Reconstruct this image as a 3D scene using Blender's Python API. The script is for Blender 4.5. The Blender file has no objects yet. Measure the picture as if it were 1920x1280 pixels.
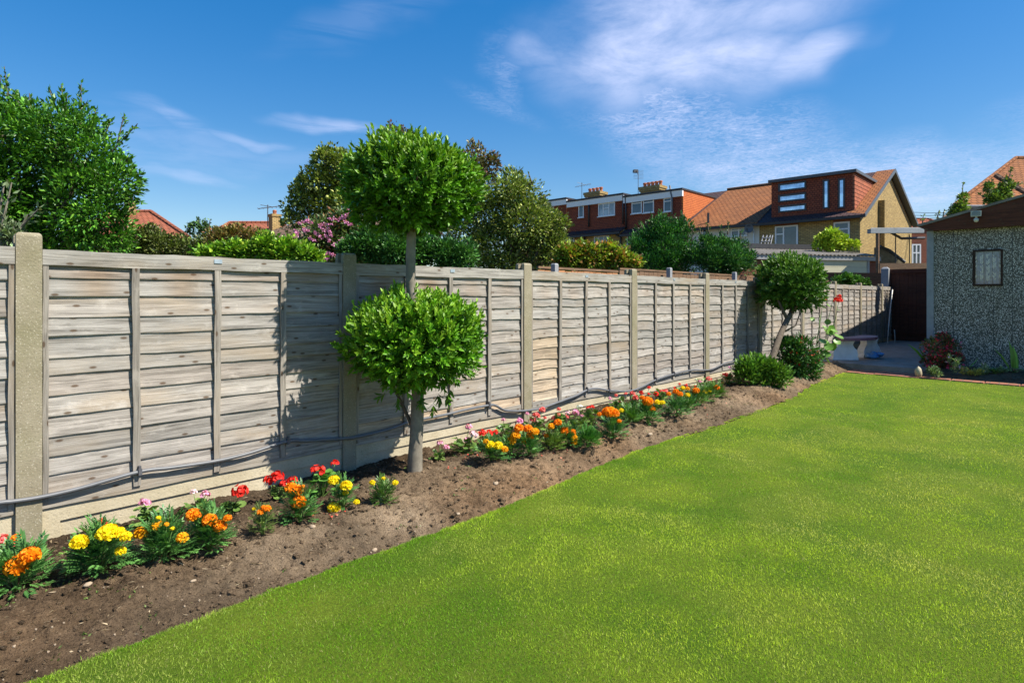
import bpy, math, random
import numpy as np
from mathutils import Vector, Matrix
random.seed(7)
RNG = np.random.default_rng(11)
C = bpy.context.scene.collection

# ------------------------------------------------------------------ frame of reference
# X runs along the garden fence (away from the viewer), Y crosses it, Z is up. Viewpoint at the origin.
H = 1.33; F = 1120.0; HY = 555.0
FW = np.array([.7185, .6955]); RT = np.array([.6955, -.7185])
def P(px, py, Y):                       # a point seen in that direction, Y metres out
    X = (px - 960) / F * Y
    w = RT * X + FW * Y
    return np.array([w[0], w[1], H + (HY - py) / F * Y])
def on_v(px, py, v):                    # the point of the vertical plane y = v
    t = (px - 960) / F
    return P(px, py, v / (FW[1] + RT[1] * t))
def on_u(px, py, u):
    t = (px - 960) / F
    return P(px, py, u / (FW[0] + RT[0] * t))
def on_z(px, py, z):
    return P(px, py, (H - z) * F / (py - HY))
def depth(p): return p[0] * FW[0] + p[1] * FW[1]

# ------------------------------------------------------------------ value noise
_T = RNG.random((256, 256))
def vn(x, y, s=1.0, seed=0):
    x = np.asarray(x, float) * s + seed * 17.3; y = np.asarray(y, float) * s + seed * 9.1
    xi = np.floor(x).astype(int); yi = np.floor(y).astype(int); fx = x - xi; fy = y - yi
    fx = fx * fx * (3 - 2 * fx); fy = fy * fy * (3 - 2 * fy)
    a = _T[xi & 255, yi & 255]; b = _T[(xi + 1) & 255, yi & 255]; c = _T[xi & 255, (yi + 1) & 255]; d = _T[(xi + 1) & 255, (yi + 1) & 255]
    return (a * (1 - fx) + b * fx) * (1 - fy) + (c * (1 - fx) + d * fx) * fy - .5
def edge_v(u):
    return np.interp(u, [-4, .315, 1.53, 2.445, 4.53, 5.97, 8.3, 8.9, 9.6, 11.55], [2.6, 2.62, 2.66, 2.64, 2.80, 2.76, 2.80, 2.92, 3.0, 3.09]) + .018 * vn(u, 0, 3.0, 2) + .016 * vn(u, 0, 8.0, 3) + .010 * vn(u, 0, 21.0, 4)
def soil_z(u, v):
    e = edge_v(u); s = np.clip((v - e) / (3.97 - e), 0, 1)
    base = np.interp(s, [0, .06, .3, .6, 1], [-.045, -.02, .065, .07, .045]) + .05 * np.clip((u - 3.5) / 2.5, 0, 1)
    return base
def soil_rough(u, v):
    r = .030 * vn(u, v, 5, 1) + .030 * vn(u, v, 14, 3) + .020 * vn(u, v, 33, 4) + .012 * vn(u, v, 70, 5)
    c = vn(u, v, 9, 8)
    return r + .02 * np.clip(c - .2, 0, 1)
def SP(px, py):
    z = .05
    for _ in range(8):
        p = on_z(px, py, z); z = float(soil_z(p[0], p[1]) + soil_rough(p[0], p[1]))
    return np.array([p[0], p[1], z])

# ------------------------------------------------------------------ node helpers
def nd(nt, typ, ins=None, **kw):
    n = nt.nodes.new(typ)
    for k, v in kw.items(): setattr(n, k, v)
    for k, v in (ins or {}).items():
        s = n.inputs[k]
        if isinstance(v, bpy.types.NodeSocket): nt.links.new(v, s)
        else:
            if hasattr(s, 'default_value') and isinstance(v, (tuple, list)) and len(v) == 3 and len(s.default_value) == 4: v = (*v, 1)
            s.default_value = v
    return n
def M_(nt, op, a, b=0.0, c=None, clamp=False):
    n = nt.nodes.new('ShaderNodeMath'); n.operation = op; n.use_clamp = clamp
    for i, x in enumerate((a, b, c)):
        if x is None: continue
        if isinstance(x, bpy.types.NodeSocket): nt.links.new(x, n.inputs[i])
        else: n.inputs[i].default_value = x
    return n.outputs[0]
def mixc(nt, f, a, b, mode='MIX'):
    n = nt.nodes.new('ShaderNodeMix'); n.data_type = 'RGBA'; n.blend_type = mode
    for s, x in ((n.inputs[0], f), (n.inputs[6], a), (n.inputs[7], b)):
        if isinstance(x, bpy.types.NodeSocket): nt.links.new(x, s)
        else: s.default_value = (*x, 1) if isinstance(x, (tuple, list)) and len(x) == 3 else x
    return n.outputs[2]
def ramp(nt, f, stops):
    n = nt.nodes.new('ShaderNodeValToRGB'); nt.links.new(f, n.inputs[0]); e = n.color_ramp.elements
    while len(e) < len(stops): e.new(.5)
    for x, (p, c) in zip(e, stops):
        x.position = p; x.color = (c, c, c, 1) if isinstance(c, (int, float)) else (*c, 1)
    return n.outputs[0]
def noise(nt, vec, scale, detail=4, rough=.55, dist=0):
    return nd(nt, 'ShaderNodeTexNoise', {'Vector': vec, 'Scale': scale, 'Detail': detail, 'Roughness': rough, 'Distortion': dist}).outputs[0]
def mat(name, color=(.5, .5, .5), rough=.7, metal=0.0, spec=None):
    m = bpy.data.materials.new(name); m.use_nodes = True
    b = m.node_tree.nodes['Principled BSDF']
    b.inputs['Base Color'].default_value = (*color, 1); b.inputs['Roughness'].default_value = rough; b.inputs['Metallic'].default_value = metal
    if spec is not None: b.inputs['Specular IOR Level'].default_value = spec
    return m, m.node_tree, b
def uvn(nt): return nt.nodes.new('ShaderNodeTexCoord').outputs['UV']
def objn(nt): return nt.nodes.new('ShaderNodeTexCoord').outputs['Object']
def mapv(nt, vec, sc=(1, 1, 1), loc=(0, 0, 0)):
    return nd(nt, 'ShaderNodeMapping', {'Vector': vec, 'Scale': sc, 'Location': loc}).outputs[0]
def bump(nt, b, h, strength=.5, dist=.01):
    n = nd(nt, 'ShaderNodeBump', {'Height': h, 'Strength': strength, 'Distance': dist}); nt.links.new(n.outputs[0], b.inputs['Normal'])

MT = {}
def simple(name, col, rough=.6, metal=0, var=.25, scale=8, bmp=.15):
    m, nt, b = mat(name, col, rough, metal)
    v = objn(nt); f = noise(nt, v, scale, 6, .65)
    lo = tuple(c * (1 - var) for c in col); hi = tuple(min(1, c * (1 + var)) for c in col)
    nt.links.new(mixc(nt, ramp(nt, f, [(.3, 0.), (.7, 1.)]), lo, hi), b.inputs['Base Color'])
    if bmp: bump(nt, b, noise(nt, v, scale * 12, 4), bmp, .004)
    MT[name] = m; return m

def leafmat(name, trans=.35, rough=.45, spec=.4, mul=(1, 1, 1)):
    m, nt, b = mat(name, (1, 1, 1), rough, 0, spec)
    a = nd(nt, 'ShaderNodeAttribute', attribute_name='Col').outputs[0]
    a = mixc(nt, 1.0, a, mul, 'MULTIPLY')
    nt.links.new(a, b.inputs['Base Color'])
    tr = nd(nt, 'ShaderNodeBsdfTranslucent'); nt.links.new(mixc(nt, 1.0, a, (1.25, 1.35, .5), 'MULTIPLY'), tr.inputs[0])
    mx = nd(nt, 'ShaderNodeMixShader', {0: trans}); nt.links.new(b.outputs[0], mx.inputs[1]); nt.links.new(tr.outputs[0], mx.inputs[2])
    nt.links.new(mx.outputs[0], nt.nodes['Material Output'].inputs[0])
    MT[name] = m; return m
leafmat('leaf', .15, .42, .4); leafmat('glossy_leaf', .12, .44, .32); leafmat('grass_blade', .35, .55, .25); leafmat('petal', .25, .55, .2)

def wood_mat(name, base=((.150, .137, .122), (.385, .362, .332)), warm=(.34, .265, .18), rough=.75):
    m, nt, b = mat(name, rough=rough, spec=.25)
    uv = uvn(nt)
    g1 = noise(nt, mapv(nt, uv, (1.6, 34, 1)), 1.6, 8, .7, .6)
    g2 = noise(nt, mapv(nt, uv, (3.5, 150, 1)), 1.2, 5, .6)
    patch = noise(nt, mapv(nt, uv, (1.2, 5, 1)), 1.1, 5, .6)
    warmf = noise(nt, mapv(nt, uv, (1.0, 3.5, 1), (7, 3, 0)), .9, 4, .6)
    col = mixc(nt, ramp(nt, g1, [(.34, 0.), (.58, 1.)]), base[0], base[1])
    col = mixc(nt, ramp(nt, g2, [(.36, .25), (.5, 0.)]), col, tuple(c * .5 for c in base[0]))
    col = mixc(nt, ramp(nt, patch, [(.5, 0.), (.75, .35)]), col, tuple(min(1, c * 1.25) for c in base[1]))
    col = mixc(nt, ramp(nt, warmf, [(.50, 0.), (.70, .65)]), col, warm)
    crk = noise(nt, mapv(nt, uv, (5, 260, 1), (3, 9, 0)), 1.0, 3, .6, .2)
    col = mixc(nt, ramp(nt, crk, [(.27, .7), (.33, 0.)]), col, tuple(c * .32 for c in base[0]))
    sil = noise(nt, mapv(nt, uv, (6, 9, 1), (13, 1, 0)), 1.0, 6, .7)
    col = mixc(nt, ramp(nt, sil, [(.56, 0.), (.68, .5)]), col, tuple(min(1, c * 1.32) for c in base[1]))
    vo = nd(nt, 'ShaderNodeTexVoronoi', {'Vector': mapv(nt, uv, (3.4, 8.5, 1)), 'Scale': 1.0, 'Randomness': 1.0}, voronoi_dimensions='2D').outputs[0]
    col = mixc(nt, ramp(nt, vo, [(.10, .35), (.22, 0.)]), col, tuple(c * .62 for c in base[1]))
    col = mixc(nt, ramp(nt, vo, [(.04, .9), (.075, 0.)]), col, (.10, .065, .04))
    a = nd(nt, 'ShaderNodeAttribute', attribute_name='Col').outputs[0]
    col = mixc(nt, 1.0, col, a, 'MULTIPLY')
    nt.links.new(col, b.inputs['Base Color'])
    bump(nt, b, M_(nt, 'ADD', g1, M_(nt, 'MULTIPLY', g2, .6)), .55, .006)
    MT[name] = m
wood_mat('weathered_wood')
wood_mat('brown_wood', ((.10, .06, .035), (.24, .15, .09)), (.30, .16, .08))
wood_mat('orange_wood', ((.28, .12, .05), (.50, .24, .11)), (.55, .25, .1))
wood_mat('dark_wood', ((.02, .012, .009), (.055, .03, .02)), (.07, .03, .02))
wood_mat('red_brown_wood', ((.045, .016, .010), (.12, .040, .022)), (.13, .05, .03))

def concrete(name, a, bb, speck=.35, lichen=None):
    m, nt, b = mat(name, rough=.85, spec=.2)
    v = objn(nt)
    n1 = noise(nt, v, 5, 8, .65); n2 = noise(nt, v, 90, 4, .6)
    col = mixc(nt, ramp(nt, n1, [(.3, 0.), (.7, 1.)]), a, bb)
    if lichen:
        col = mixc(nt, ramp(nt, noise(nt, v, 2.3, 6, .7), [(.45, 0.), (.7, .7)]), col, lichen)
    vo = nd(nt, 'ShaderNodeTexVoronoi', {'Vector': v, 'Scale': 75.0, 'Randomness': 1.0})
    col = mixc(nt, ramp(nt, vo.outputs[0], [(.16, speck), (.26, 0.)]), col, (.75, .70, .58))
    col = mixc(nt, ramp(nt, n2, [(.3, .5), (.42, 0.)]), col, tuple(c * .35 for c in a))
    nt.links.new(col, b.inputs['Base Color'])
    bump(nt, b, M_(nt, 'ADD', n2, n1), .5, .006)
    MT[name] = m
concrete('post_concrete', (.22, .188, .125), (.34, .298, .215), .3, (.20, .185, .10))
concrete('board_concrete', (.42, .36, .24), (.58, .51, .37), .1, (.40, .34, .22))
concrete('patio_concrete', (.20, .18, .15), (.34, .31, .27), .2)
concrete('bench_concrete', (.66, .66, .66), (.85, .85, .84), .1)
concrete('grey_post_concrete', (.24, .25, .26), (.36, .37, .38), .1)

def bricks(name, c1, c2, mortar, bw=.225, bh=.075, ms=.010, var=.5, bmp=.4, off=.5):
    m, nt, b = mat(name, rough=.85, spec=.2)
    uv = uvn(nt)
    br = nd(nt, 'ShaderNodeTexBrick', {'Vector': uv, 'Color1': c1, 'Color2': c2, 'Mortar': mortar, 'Scale': 1.0, 'Mortar Size': ms, 'Mortar Smooth': .2, 'Bias': 0.0, 'Brick Width': bw, 'Row Height': bh}, offset=off)
    n = noise(nt, uv, 1.1, 7, .7); n3 = noise(nt, uv, 9, 4, .6)
    col = mixc(nt, ramp(nt, n, [(.3, var), (.65, 0.)]), br.outputs[0], tuple(c * .35 for c in c1))
    col = mixc(nt, ramp(nt, n3, [(.35, .35), (.6, 0.)]), col, tuple(c * .45 for c in c2))
    nt.links.new(col, b.inputs['Base Color'])
    bump(nt, b, M_(nt, 'SUBTRACT', 1.0, br.outputs[1]), bmp, .01)
    MT[name] = m
bricks('yellow_brick', (.72, .50, .19), (.42, .28, .11), (.14, .12, .08), ms=.014, var=.6)
bricks('sunlit_yellow_brick', (.64, .46, .17), (.38, .26, .095), (.20, .16, .10), ms=.016, var=.35)
bricks('red_brick', (.30, .10, .055), (.22, .07, .04), (.16, .10, .08), var=.4)
bricks('lintel_brick', (.42, .15, .07), (.34, .11, .05), (.2, .14, .1), bw=.075, bh=.225, var=.2)
bricks('hung_tile', (.40, .105, .052), (.27, .070, .042), (.06, .022, .016), bw=.17, bh=.11, ms=.012, var=.3, bmp=.8)
bricks('orange_hung_tile', (.72, .22, .07), (.60, .17, .06), (.20, .05, .02), bw=.17, bh=.11, ms=.012, var=.15, bmp=.8)
bricks('edging_brick', (.42, .17, .10), (.34, .14, .09), (.2, .15, .11), bw=.22, bh=.11, ms=.008, var=.2)
def tiles(name, c1, c2, rows=.15, dirt=(.10, .06, .04), d=.5):
    m, nt, b = mat(name, rough=.85, spec=.15)
    uv = uvn(nt)
    br = nd(nt, 'ShaderNodeTexBrick', {'Vector': uv, 'Color1': c1, 'Color2': c2, 'Mortar': tuple(c * .22 for c in c1), 'Scale': 1.0, 'Mortar Size': .022, 'Mortar Smooth': .4, 'Bias': 0.0, 'Brick Width': .28, 'Row Height': rows}, offset=.5)
    sep = nd(nt, 'ShaderNodeSeparateXYZ', {0: uv})
    saw = M_(nt, 'FRACT', M_(nt, 'DIVIDE', sep.outputs[1], rows))
    col = mixc(nt, ramp(nt, noise(nt, uv, .7, 7, .7), [(.42, 0.), (.75, d)]), br.outputs[0], dirt)
    col = mixc(nt, ramp(nt, noise(nt, uv, 5, 5, .7), [(.3, .4), (.6, 0.)]), col, tuple(c * .5 for c in c2))
    nt.links.new(col, b.inputs['Base Color'])
    bump(nt, b, M_(nt, 'SUBTRACT', M_(nt, 'MULTIPLY', saw, -1.0), M_(nt, 'MULTIPLY', br.outputs[1], .5)), 1.0, .03)
    MT[name] = m
tiles('roof_tile', (.36, .145, .055), (.27, .105, .042), .24)
tiles('red_roof_tile', (.46, .15, .08), (.36, .12, .07), .2)
tiles('brown_roof_tile', (.20, .13, .085), (.15, .10, .07), .2)
tiles('dark_roof_tile', (.10, .06, .06), (.07, .045, .05), .2)
simple('black_roof', (.035, .035, .04), .6); simple('white_paint', (.78, .78, .78), .45, var=.06, bmp=0); simple('white_render', (.66, .65, .60), .9, var=.10, scale=2)
simple('grey_paint', (.20, .22, .24), .6, var=.15, scale=4); simple('grey_fascia', (.09, .10, .115), .5, var=.12); simple('dark_frame', (.03, .033, .038), .4, bmp=0)
simple('cream_paint', (.52, .49, .34), .5, var=.08, scale=3, bmp=0); simple('terracotta', (.42, .14, .07), .8); simple('black_pipe', (.025, .025, .028), .5, bmp=0)
simple('grey_pipe', (.12, .125, .135), .45, var=.15, scale=14, bmp=0); simple('aluminium', (.13, .14, .16), .5, .0, var=.1); simple('bark', (.11, .085, .06), .9, var=.5, scale=22, bmp=.5)
simple('pale_bark', (.20, .175, .135), .85, var=.35, scale=14, bmp=.35); simple('twig', (.13, .09, .06), .9); simple('green_stem', (.12, .22, .05), .6, bmp=0); simple('metal_sheet', (.30, .30, .30), .6, var=.3, scale=2)
simple('corrugated_sheet', (.20, .175, .145), .8, var=.4, scale=2.5); simple('mossy_render', (.16, .13, .08), .95, var=.6, scale=3); simple('purple_paint', (.20, .085, .11), .55, var=.3, scale=9); simple('skylight_blue', (.10, .30, .62), .45, var=.2)
simple('cord_white', (.7, .68, .62), .8); simple('lamp_housing', (.55, .54, .46), .45); simple('tag_plate', (.45, .52, .58), .35, .5, bmp=0); simple('clip_plastic', (.10, .10, .11), .5, bmp=0); simple('stone', (.34, .26, .18), .85, var=.3, scale=30)
simple('apple_skin', (.48, .50, .12), .4, bmp=0); simple('curtain', (.38, .45, .62), .9, var=.4, scale=24, bmp=.5)
def glass(name, col, rough=.06):
    m, nt, b = mat(name, col, rough, 0, .9); b.inputs['Coat Weight'].default_value = .25; b.inputs['Coat Roughness'].default_value = .03
    v = objn(nt); f = noise(nt, v, 1.3, 3); nt.links.new(mixc(nt, ramp(nt, f, [(.4, 0.), (.6, 1.)]), tuple(c * .6 for c in col), tuple(c * 1.4 for c in col)), b.inputs['Base Color'])
    MT[name] = m
glass('window_glass', (.035, .05, .065)); glass('curtained_glass', (.30, .34, .36)); glass('lamp_glass', (.12, .13, .10)); glass('sky_glass', (.62, .70, .85), .05); MT['sky_glass'].node_tree.nodes['Principled BSDF'].inputs['Metallic'].default_value = .75
m_, nt_, b_ = mat('clear_glass', (.8, .9, 1), .02); nt_.nodes.remove(b_)
g_ = nd(nt_, 'ShaderNodeBsdfGlossy', {'Roughness': .03}); t_ = nd(nt_, 'ShaderNodeBsdfTransparent'); fr_ = nd(nt_, 'ShaderNodeFresnel', {'IOR': 1.5}); mx_ = nd(nt_, 'ShaderNodeMixShader', {0: fr_.outputs[0]})
nt_.links.new(t_.outputs[0], mx_.inputs[1]); nt_.links.new(g_.outputs[0], mx_.inputs[2]); nt_.links.new(mx_.outputs[0], nt_.nodes['Material Output'].inputs[0]); MT['clear_glass'] = m_

m, nt, b = mat('pebbledash', rough=.75, spec=.3); v = objn(nt)
vo = nd(nt, 'ShaderNodeTexVoronoi', {'Vector': v, 'Scale': 78.0, 'Randomness': 1.0})
sp = nd(nt, 'ShaderNodeSeparateXYZ', {0: vo.outputs[1]})
col = ramp(nt, sp.outputs[0], [(0.0, (.10, .086, .066)), (.30, (.28, .25, .20)), (.52, (.52, .47, .385)), (.75, (.74, .69, .59)), (.97, (.88, .85, .78))])
col = mixc(nt, ramp(nt, vo.outputs[0], [(.34, 0.), (.58, .85)]), col, (.045, .042, .033))
col = mixc(nt, ramp(nt, noise(nt, v, 1.5, 6), [(.4, 0.), (.7, .25)]), col, (.12, .11, .09))
nt.links.new(col, b.inputs['Base Color']); bump(nt, b, vo.outputs[0], -.9, .02); MT['pebbledash'] = m

m, nt, b = mat('soil', rough=.95, spec=.1); v = objn(nt)
n1 = noise(nt, v, 1.6, 6, .6); n2 = noise(nt, v, 22, 8, .75); n3 = noise(nt, v, 130, 5, .7)
col = mixc(nt, ramp(nt, n2, [(.3, 0.), (.7, 1.)]), (.055, .036, .020), (.30, .215, .135))
col = mixc(nt, ramp(nt, n1, [(.42, 0.), (.66, .5)]), col, (.40, .30, .20))
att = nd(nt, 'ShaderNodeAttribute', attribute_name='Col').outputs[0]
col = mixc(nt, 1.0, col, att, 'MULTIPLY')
vo = nd(nt, 'ShaderNodeTexVoronoi', {'Vector': v, 'Scale': 34.0, 'Randomness': 1.0})
col = mixc(nt, ramp(nt, vo.outputs[0], [(.05, .4), (.10, 0.)]), col, (.46, .36, .25))
col = mixc(nt, ramp(nt, n3, [(.36, .7), (.5, 0.)]), col, (.022, .014, .010))
nt.links.new(col, b.inputs['Base Color']); bump(nt, b, M_(nt, 'ADD', n2, M_(nt, 'MULTIPLY', n3, .5)), 1.0, .03); MT['soil'] = m

m, nt, b = mat('lawn', rough=.9, spec=.1); v = objn(nt)
n1 = noise(nt, v, 1.3, 5, .6); n2 = noise(nt, v, 60, 5, .8)
col = mixc(nt, ramp(nt, n1, [(.35, 0.), (.65, 1.)]), (.080, .155, .010), (.16, .22, .018))
col = mixc(nt, ramp(nt, n2, [(.35, .7), (.55, 0.)]), col, (.05, .07, .015))
nt.links.new(col, b.inputs['Base Color']); bump(nt, b, n2, 1.0, .02); MT['lawn'] = m
m, nt, b = mat('rough_ground', rough=.95, spec=.1); v = objn(nt)
nt.links.new(mixc(nt, ramp(nt, noise(nt, v, .5, 7, .7), [(.35, 0.), (.65, 1.)]), (.06, .075, .03), (.13, .11, .07)), b.inputs['Base Color']); MT['rough_ground'] = m

# ------------------------------------------------------------------ mesh helpers
def link(o, parent=None):
    C.objects.link(o)
    if parent is not None: o.parent = parent
    return o
def tag(o, label=None, cat=None, group=None, kind=None):
    if label: o['label'] = label
    if cat: o['category'] = cat
    if group: o['group'] = group
    if kind: o['kind'] = kind
    return o
def empty(name, loc, label=None, cat=None, group=None, rz=0.0):
    o = bpy.data.objects.new(name, None); o.location = [float(x) for x in loc]; o.rotation_euler = (0, 0, rz); o.empty_display_size = .2
    C.objects.link(o); return tag(o, label, cat, group)
def _uv(me):
    n = len(me.loops)
    if not n: return
    uvl = me.uv_layers.new(name='UVMap')
    nf = len(me.polygons)
    nr = np.empty(nf * 3, 'f'); me.polygons.foreach_get('normal', nr); nr = nr.reshape(-1, 3)
    tot = np.empty(nf, 'i'); me.polygons.foreach_get('loop_total', tot)
    vi = np.empty(n, 'i'); me.loops.foreach_get('vertex_index', vi)
    co = np.empty(len(me.vertices) * 3, 'f'); me.vertices.foreach_get('co', co); co = co.reshape(-1, 3)[vi]
    nr = np.repeat(nr, tot, axis=0)
    t = np.stack([-nr[:, 1], nr[:, 0], np.zeros(len(nr))], 1); l = np.linalg.norm(t, axis=1)
    flat = l < .05; t[flat] = (1, 0, 0); l[flat] = 1; t /= l[:, None]
    bt = np.cross(nr, t)
    uv = np.stack([(co * t).sum(1), (co * bt).sum(1)], 1).astype('f')
    uvl.data.foreach_set('uv', uv.ravel())
class MB:
    def __init__(s): s.v = []; s.f = []; s.c = []; s.col = (1, 1, 1); s.uvo = None
    def add(s, vs, fs):
        o = len(s.v); s.v += [tuple(float(x) for x in p) for p in vs]; s.f += [tuple(i + o for i in f) for f in fs]; s.c += [s.col] * len(vs); return s
    def box(s, x0, x1, y0, y1, z0, z1, top=0.0):
        t = top
        return s.add([(x0, y0, z0), (x1, y0, z0), (x1, y1, z0), (x0, y1, z0), (x0 + t, y0 + t, z1), (x1 - t, y0 + t, z1), (x1 - t, y1 - t, z1), (x0 + t, y1 - t, z1)],
                     [(3, 2, 1, 0), (4, 5, 6, 7), (0, 1, 5, 4), (1, 2, 6, 5), (2, 3, 7, 6), (3, 0, 4, 7)])
    def prism(s, poly, ext):
        n = len(poly); poly = [np.array(p, float) for p in poly]; e = np.array(ext, float)
        nrm = sum((np.cross(poly[i] - poly[0], poly[i + 1] - poly[0]) for i in range(1, n - 1)), np.zeros(3))
        if np.dot(nrm, e) > 0: poly = poly[::-1]
        vs = poly + [p + e for p in poly]
        return s.add(vs, [tuple(range(n)), tuple(range(2 * n - 1, n - 1, -1))] + [(i, i + n, (i + 1) % n + n, (i + 1) % n)[::1] for i in range(n)])
    def tube(s, pts, rad, n=8, cap=True):
        pts = [Vector([float(x) for x in p]) for p in pts]
        if not hasattr(rad, '__len__'): rad = [rad] * len(pts)
        vs = []; a = None
        for i, p in enumerate(pts):
            d = (pts[min(i + 1, len(pts) - 1)] - pts[max(i - 1, 0)]).normalized()
            if a is None: a = d.orthogonal().normalized()
            a = (a - d * a.dot(d)); a = a.normalized() if a.length > 1e-6 else d.orthogonal().normalized()
            b = d.cross(a)
            for k in range(n):
                an = 2 * math.pi * k / n; vs.append(p + (a * math.cos(an) + b * math.sin(an)) * rad[i])
        fs = []
        for i in range(len(pts) - 1):
            for k in range(n): fs.append((i * n + k, i * n + (k + 1) % n, (i + 1) * n + (k + 1) % n, (i + 1) * n + k))
        if cap: fs += [tuple(range(n))[::-1], tuple(range((len(pts) - 1) * n, len(pts) * n))]
        return s.add(vs, fs)
    def lathe(s, prof, c=(0, 0, 0), n=16, sx=1, sy=1):
        vs = []; fs = []
        for r, z in prof:
            for k in range(n):
                a = 2 * math.pi * k / n; vs.append((c[0] + r * math.cos(a) * sx, c[1] + r * math.sin(a) * sy, c[2] + z))
        for i in range(len(prof) - 1):
            for k in range(n): fs.append((i * n + k, i * n + (k + 1) % n, (i + 1) * n + (k + 1) % n, (i + 1) * n + k))
        fs += [tuple(range(n))[::-1], tuple(range((len(prof) - 1) * n, len(prof) * n))]
        return s.add(vs, fs)
    def blob(s, c, r, seed=0, amp=.2, n=10, sc=(1, 1, 1)):
        rr = random.Random(seed); ph = [rr.uniform(0, 6.28) for _ in range(6)]
        prof = []; vs = []; fs = []
        for i in range(n // 2 + 1):
            th = math.pi * i / (n // 2)
            for k in range(n):
                a = 2 * math.pi * k / n
                q = r * (1 + amp * (math.sin(2 * a + ph[0]) * math.sin(th + ph[1]) + .6 * math.sin(3 * a + 3 * th + ph[2])))
                vs.append((c[0] + q * math.sin(th) * math.cos(a) * sc[0], c[1] + q * math.sin(th) * math.sin(a) * sc[1], c[2] + q * math.cos(th) * sc[2]))
        for i in range(n // 2):
            for k in range(n): fs.append((i * n + k, (i + 1) * n + k, (i + 1) * n + (k + 1) % n, i * n + (k + 1) % n))
        return s.add(vs, fs)
    def build(s, name, m, parent=None, smooth=False, loc=None):
        me = bpy.data.meshes.new(name); me.from_pydata(s.v, [], s.f)
        ca = me.color_attributes.new('Col', 'FLOAT_COLOR', 'POINT')
        ca.data.foreach_set('color', np.array([(*c, 1) for c in s.c], 'f').ravel())
        _uv(me); me.materials.append(MT[m] if isinstance(m, str) else m)
        if smooth: me.polygons.foreach_set('use_smooth', [True] * len(me.polygons))
        me.update()
        o = bpy.data.objects.new(name, me)
        if loc is not None: o.location = [float(x) for x in loc]
        return link(o, parent)

TPL = {
 'diamond': ([(0, 0, 0), (.5, -1, .05), (1, 0, -.05), (.5, 1, .05)], [(0, 1, 2, 3)]),
 'lance': ([(0, 0, 0), (.42, -1, .07), (.42, 1, .07), (1, 0, -.08), (.45, 0, 0)], [(0, 1, 4), (0, 4, 2), (1, 3, 4), (4, 3, 2)]),
 'bay': ([(0, 0, 0), (.32, -.9, .05), (.32, .9, .05), (.7, -.75, .03), (.7, .75, .03), (1, 0, -.10), (.32, 0, 0), (.7, 0, -.03)],
         [(0, 1, 6), (0, 6, 2), (1, 3, 7, 6), (6, 7, 4, 2), (3, 5, 7), (7, 5, 4)]),
 'blade': ([(0, -1, 0), (0, 1, 0), (.55, .8, .06), (.55, -.8, .06), (1, 0, .22)], [(0, 1, 2, 3), (3, 2, 4)]),
 'petal': ([(0, -.4, 0), (0, .4, 0), (.7, -1, .1), (.7, 1, .1), (1, 0, .02)], [(0, 2, 3, 1), (2, 4, 3)]),
 'round': ([(.5, 0, -.12)] + [(.5 + .5 * math.cos(a) * (1 + .08 * (i % 2)), math.sin(a) * (1 + .08 * (i % 2)), .05 * (i % 2)) for i, a in enumerate([2 * math.pi * k / 10 for k in range(10)])],
           [(0, k + 1, (k + 1) % 10 + 1) for k in range(10)]),
}
def norm(a): return a / np.maximum(np.linalg.norm(a, axis=-1, keepdims=True), 1e-9)
def leaves(name, pos, d, nrm, L, W, col, tpl, m, parent=None, loc=None):
    tv, tf = TPL[tpl]; tv = np.array(tv); N = len(pos); k = len(tv)
    d = norm(np.asarray(d, float)); s = norm(np.cross(nrm, d)); nn = np.cross(d, s)
    L = np.broadcast_to(L, N); W = np.broadcast_to(W, N)
    V = pos[:, None, :] + d[:, None, :] * (tv[:, 0][None, :, None] * L[:, None, None]) + s[:, None, :] * (tv[:, 1][None, :, None] * (W / 2)[:, None, None]) + nn[:, None, :] * (tv[:, 2][None, :, None] * L[:, None, None])
    V = V.reshape(-1, 3)
    if loc is not None: V = V - np.asarray(loc)
    me = bpy.data.meshes.new(name); me.vertices.add(N * k); me.vertices.foreach_set('co', V.astype('f').ravel())
    sizes = np.array([len(f) for f in tf]); idx = np.concatenate([np.array(f) for f in tf])
    nl = len(idx); loops = (idx[None, :] + (np.arange(N) * k)[:, None]).ravel()
    me.loops.add(N * nl); me.loops.foreach_set('vertex_index', loops.astype('i'))
    starts1 = np.concatenate([[0], np.cumsum(sizes)[:-1]]); starts = (starts1[None, :] + (np.arange(N) * nl)[:, None]).ravel()
    me.polygons.add(N * len(tf)); me.polygons.foreach_set('loop_start', starts.astype('i'))
    try: me.polygons.foreach_set('loop_total', np.tile(sizes, N).astype('i'))
    except Exception: pass
    me.update(calc_edges=True)
    ca = me.color_attributes.new('Col', 'FLOAT_COLOR', 'POINT')
    cc = np.concatenate([np.repeat(np.asarray(col), k, axis=0), np.ones((N * k, 1))], 1); ca.data.foreach_set('color', cc.astype('f').ravel())
    me.materials.append(MT[m]); me.validate()
    o = bpy.data.objects.new(name, me)
    if loc is not None and parent is None: o.location = [float(x) for x in loc]
    return link(o, parent)
def rnd_dir(n): return norm(RNG.normal(size=(n, 3)))
def palette(n, c1, c2, j=.15, hi=None, phi=0.0):
    t = RNG.random((n, 1)); c = np.array(c1) * (1 - t) + np.array(c2) * t
    c = c * (1 + j * RNG.normal(size=(n, 1)))
    if hi is not None:
        k = RNG.random(n) < phi; c[k] = np.array(hi) * (1 + j * RNG.normal(size=(k.sum(), 1)))
    return np.clip(c, .004, 1)

def join_into(a, b):
    import bmesh
    bm = bmesh.new(); bm.from_mesh(a.data); bm.from_mesh(b.data); bm.to_mesh(a.data); bm.free(); bpy.data.objects.remove(b); a.data.update()
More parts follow.
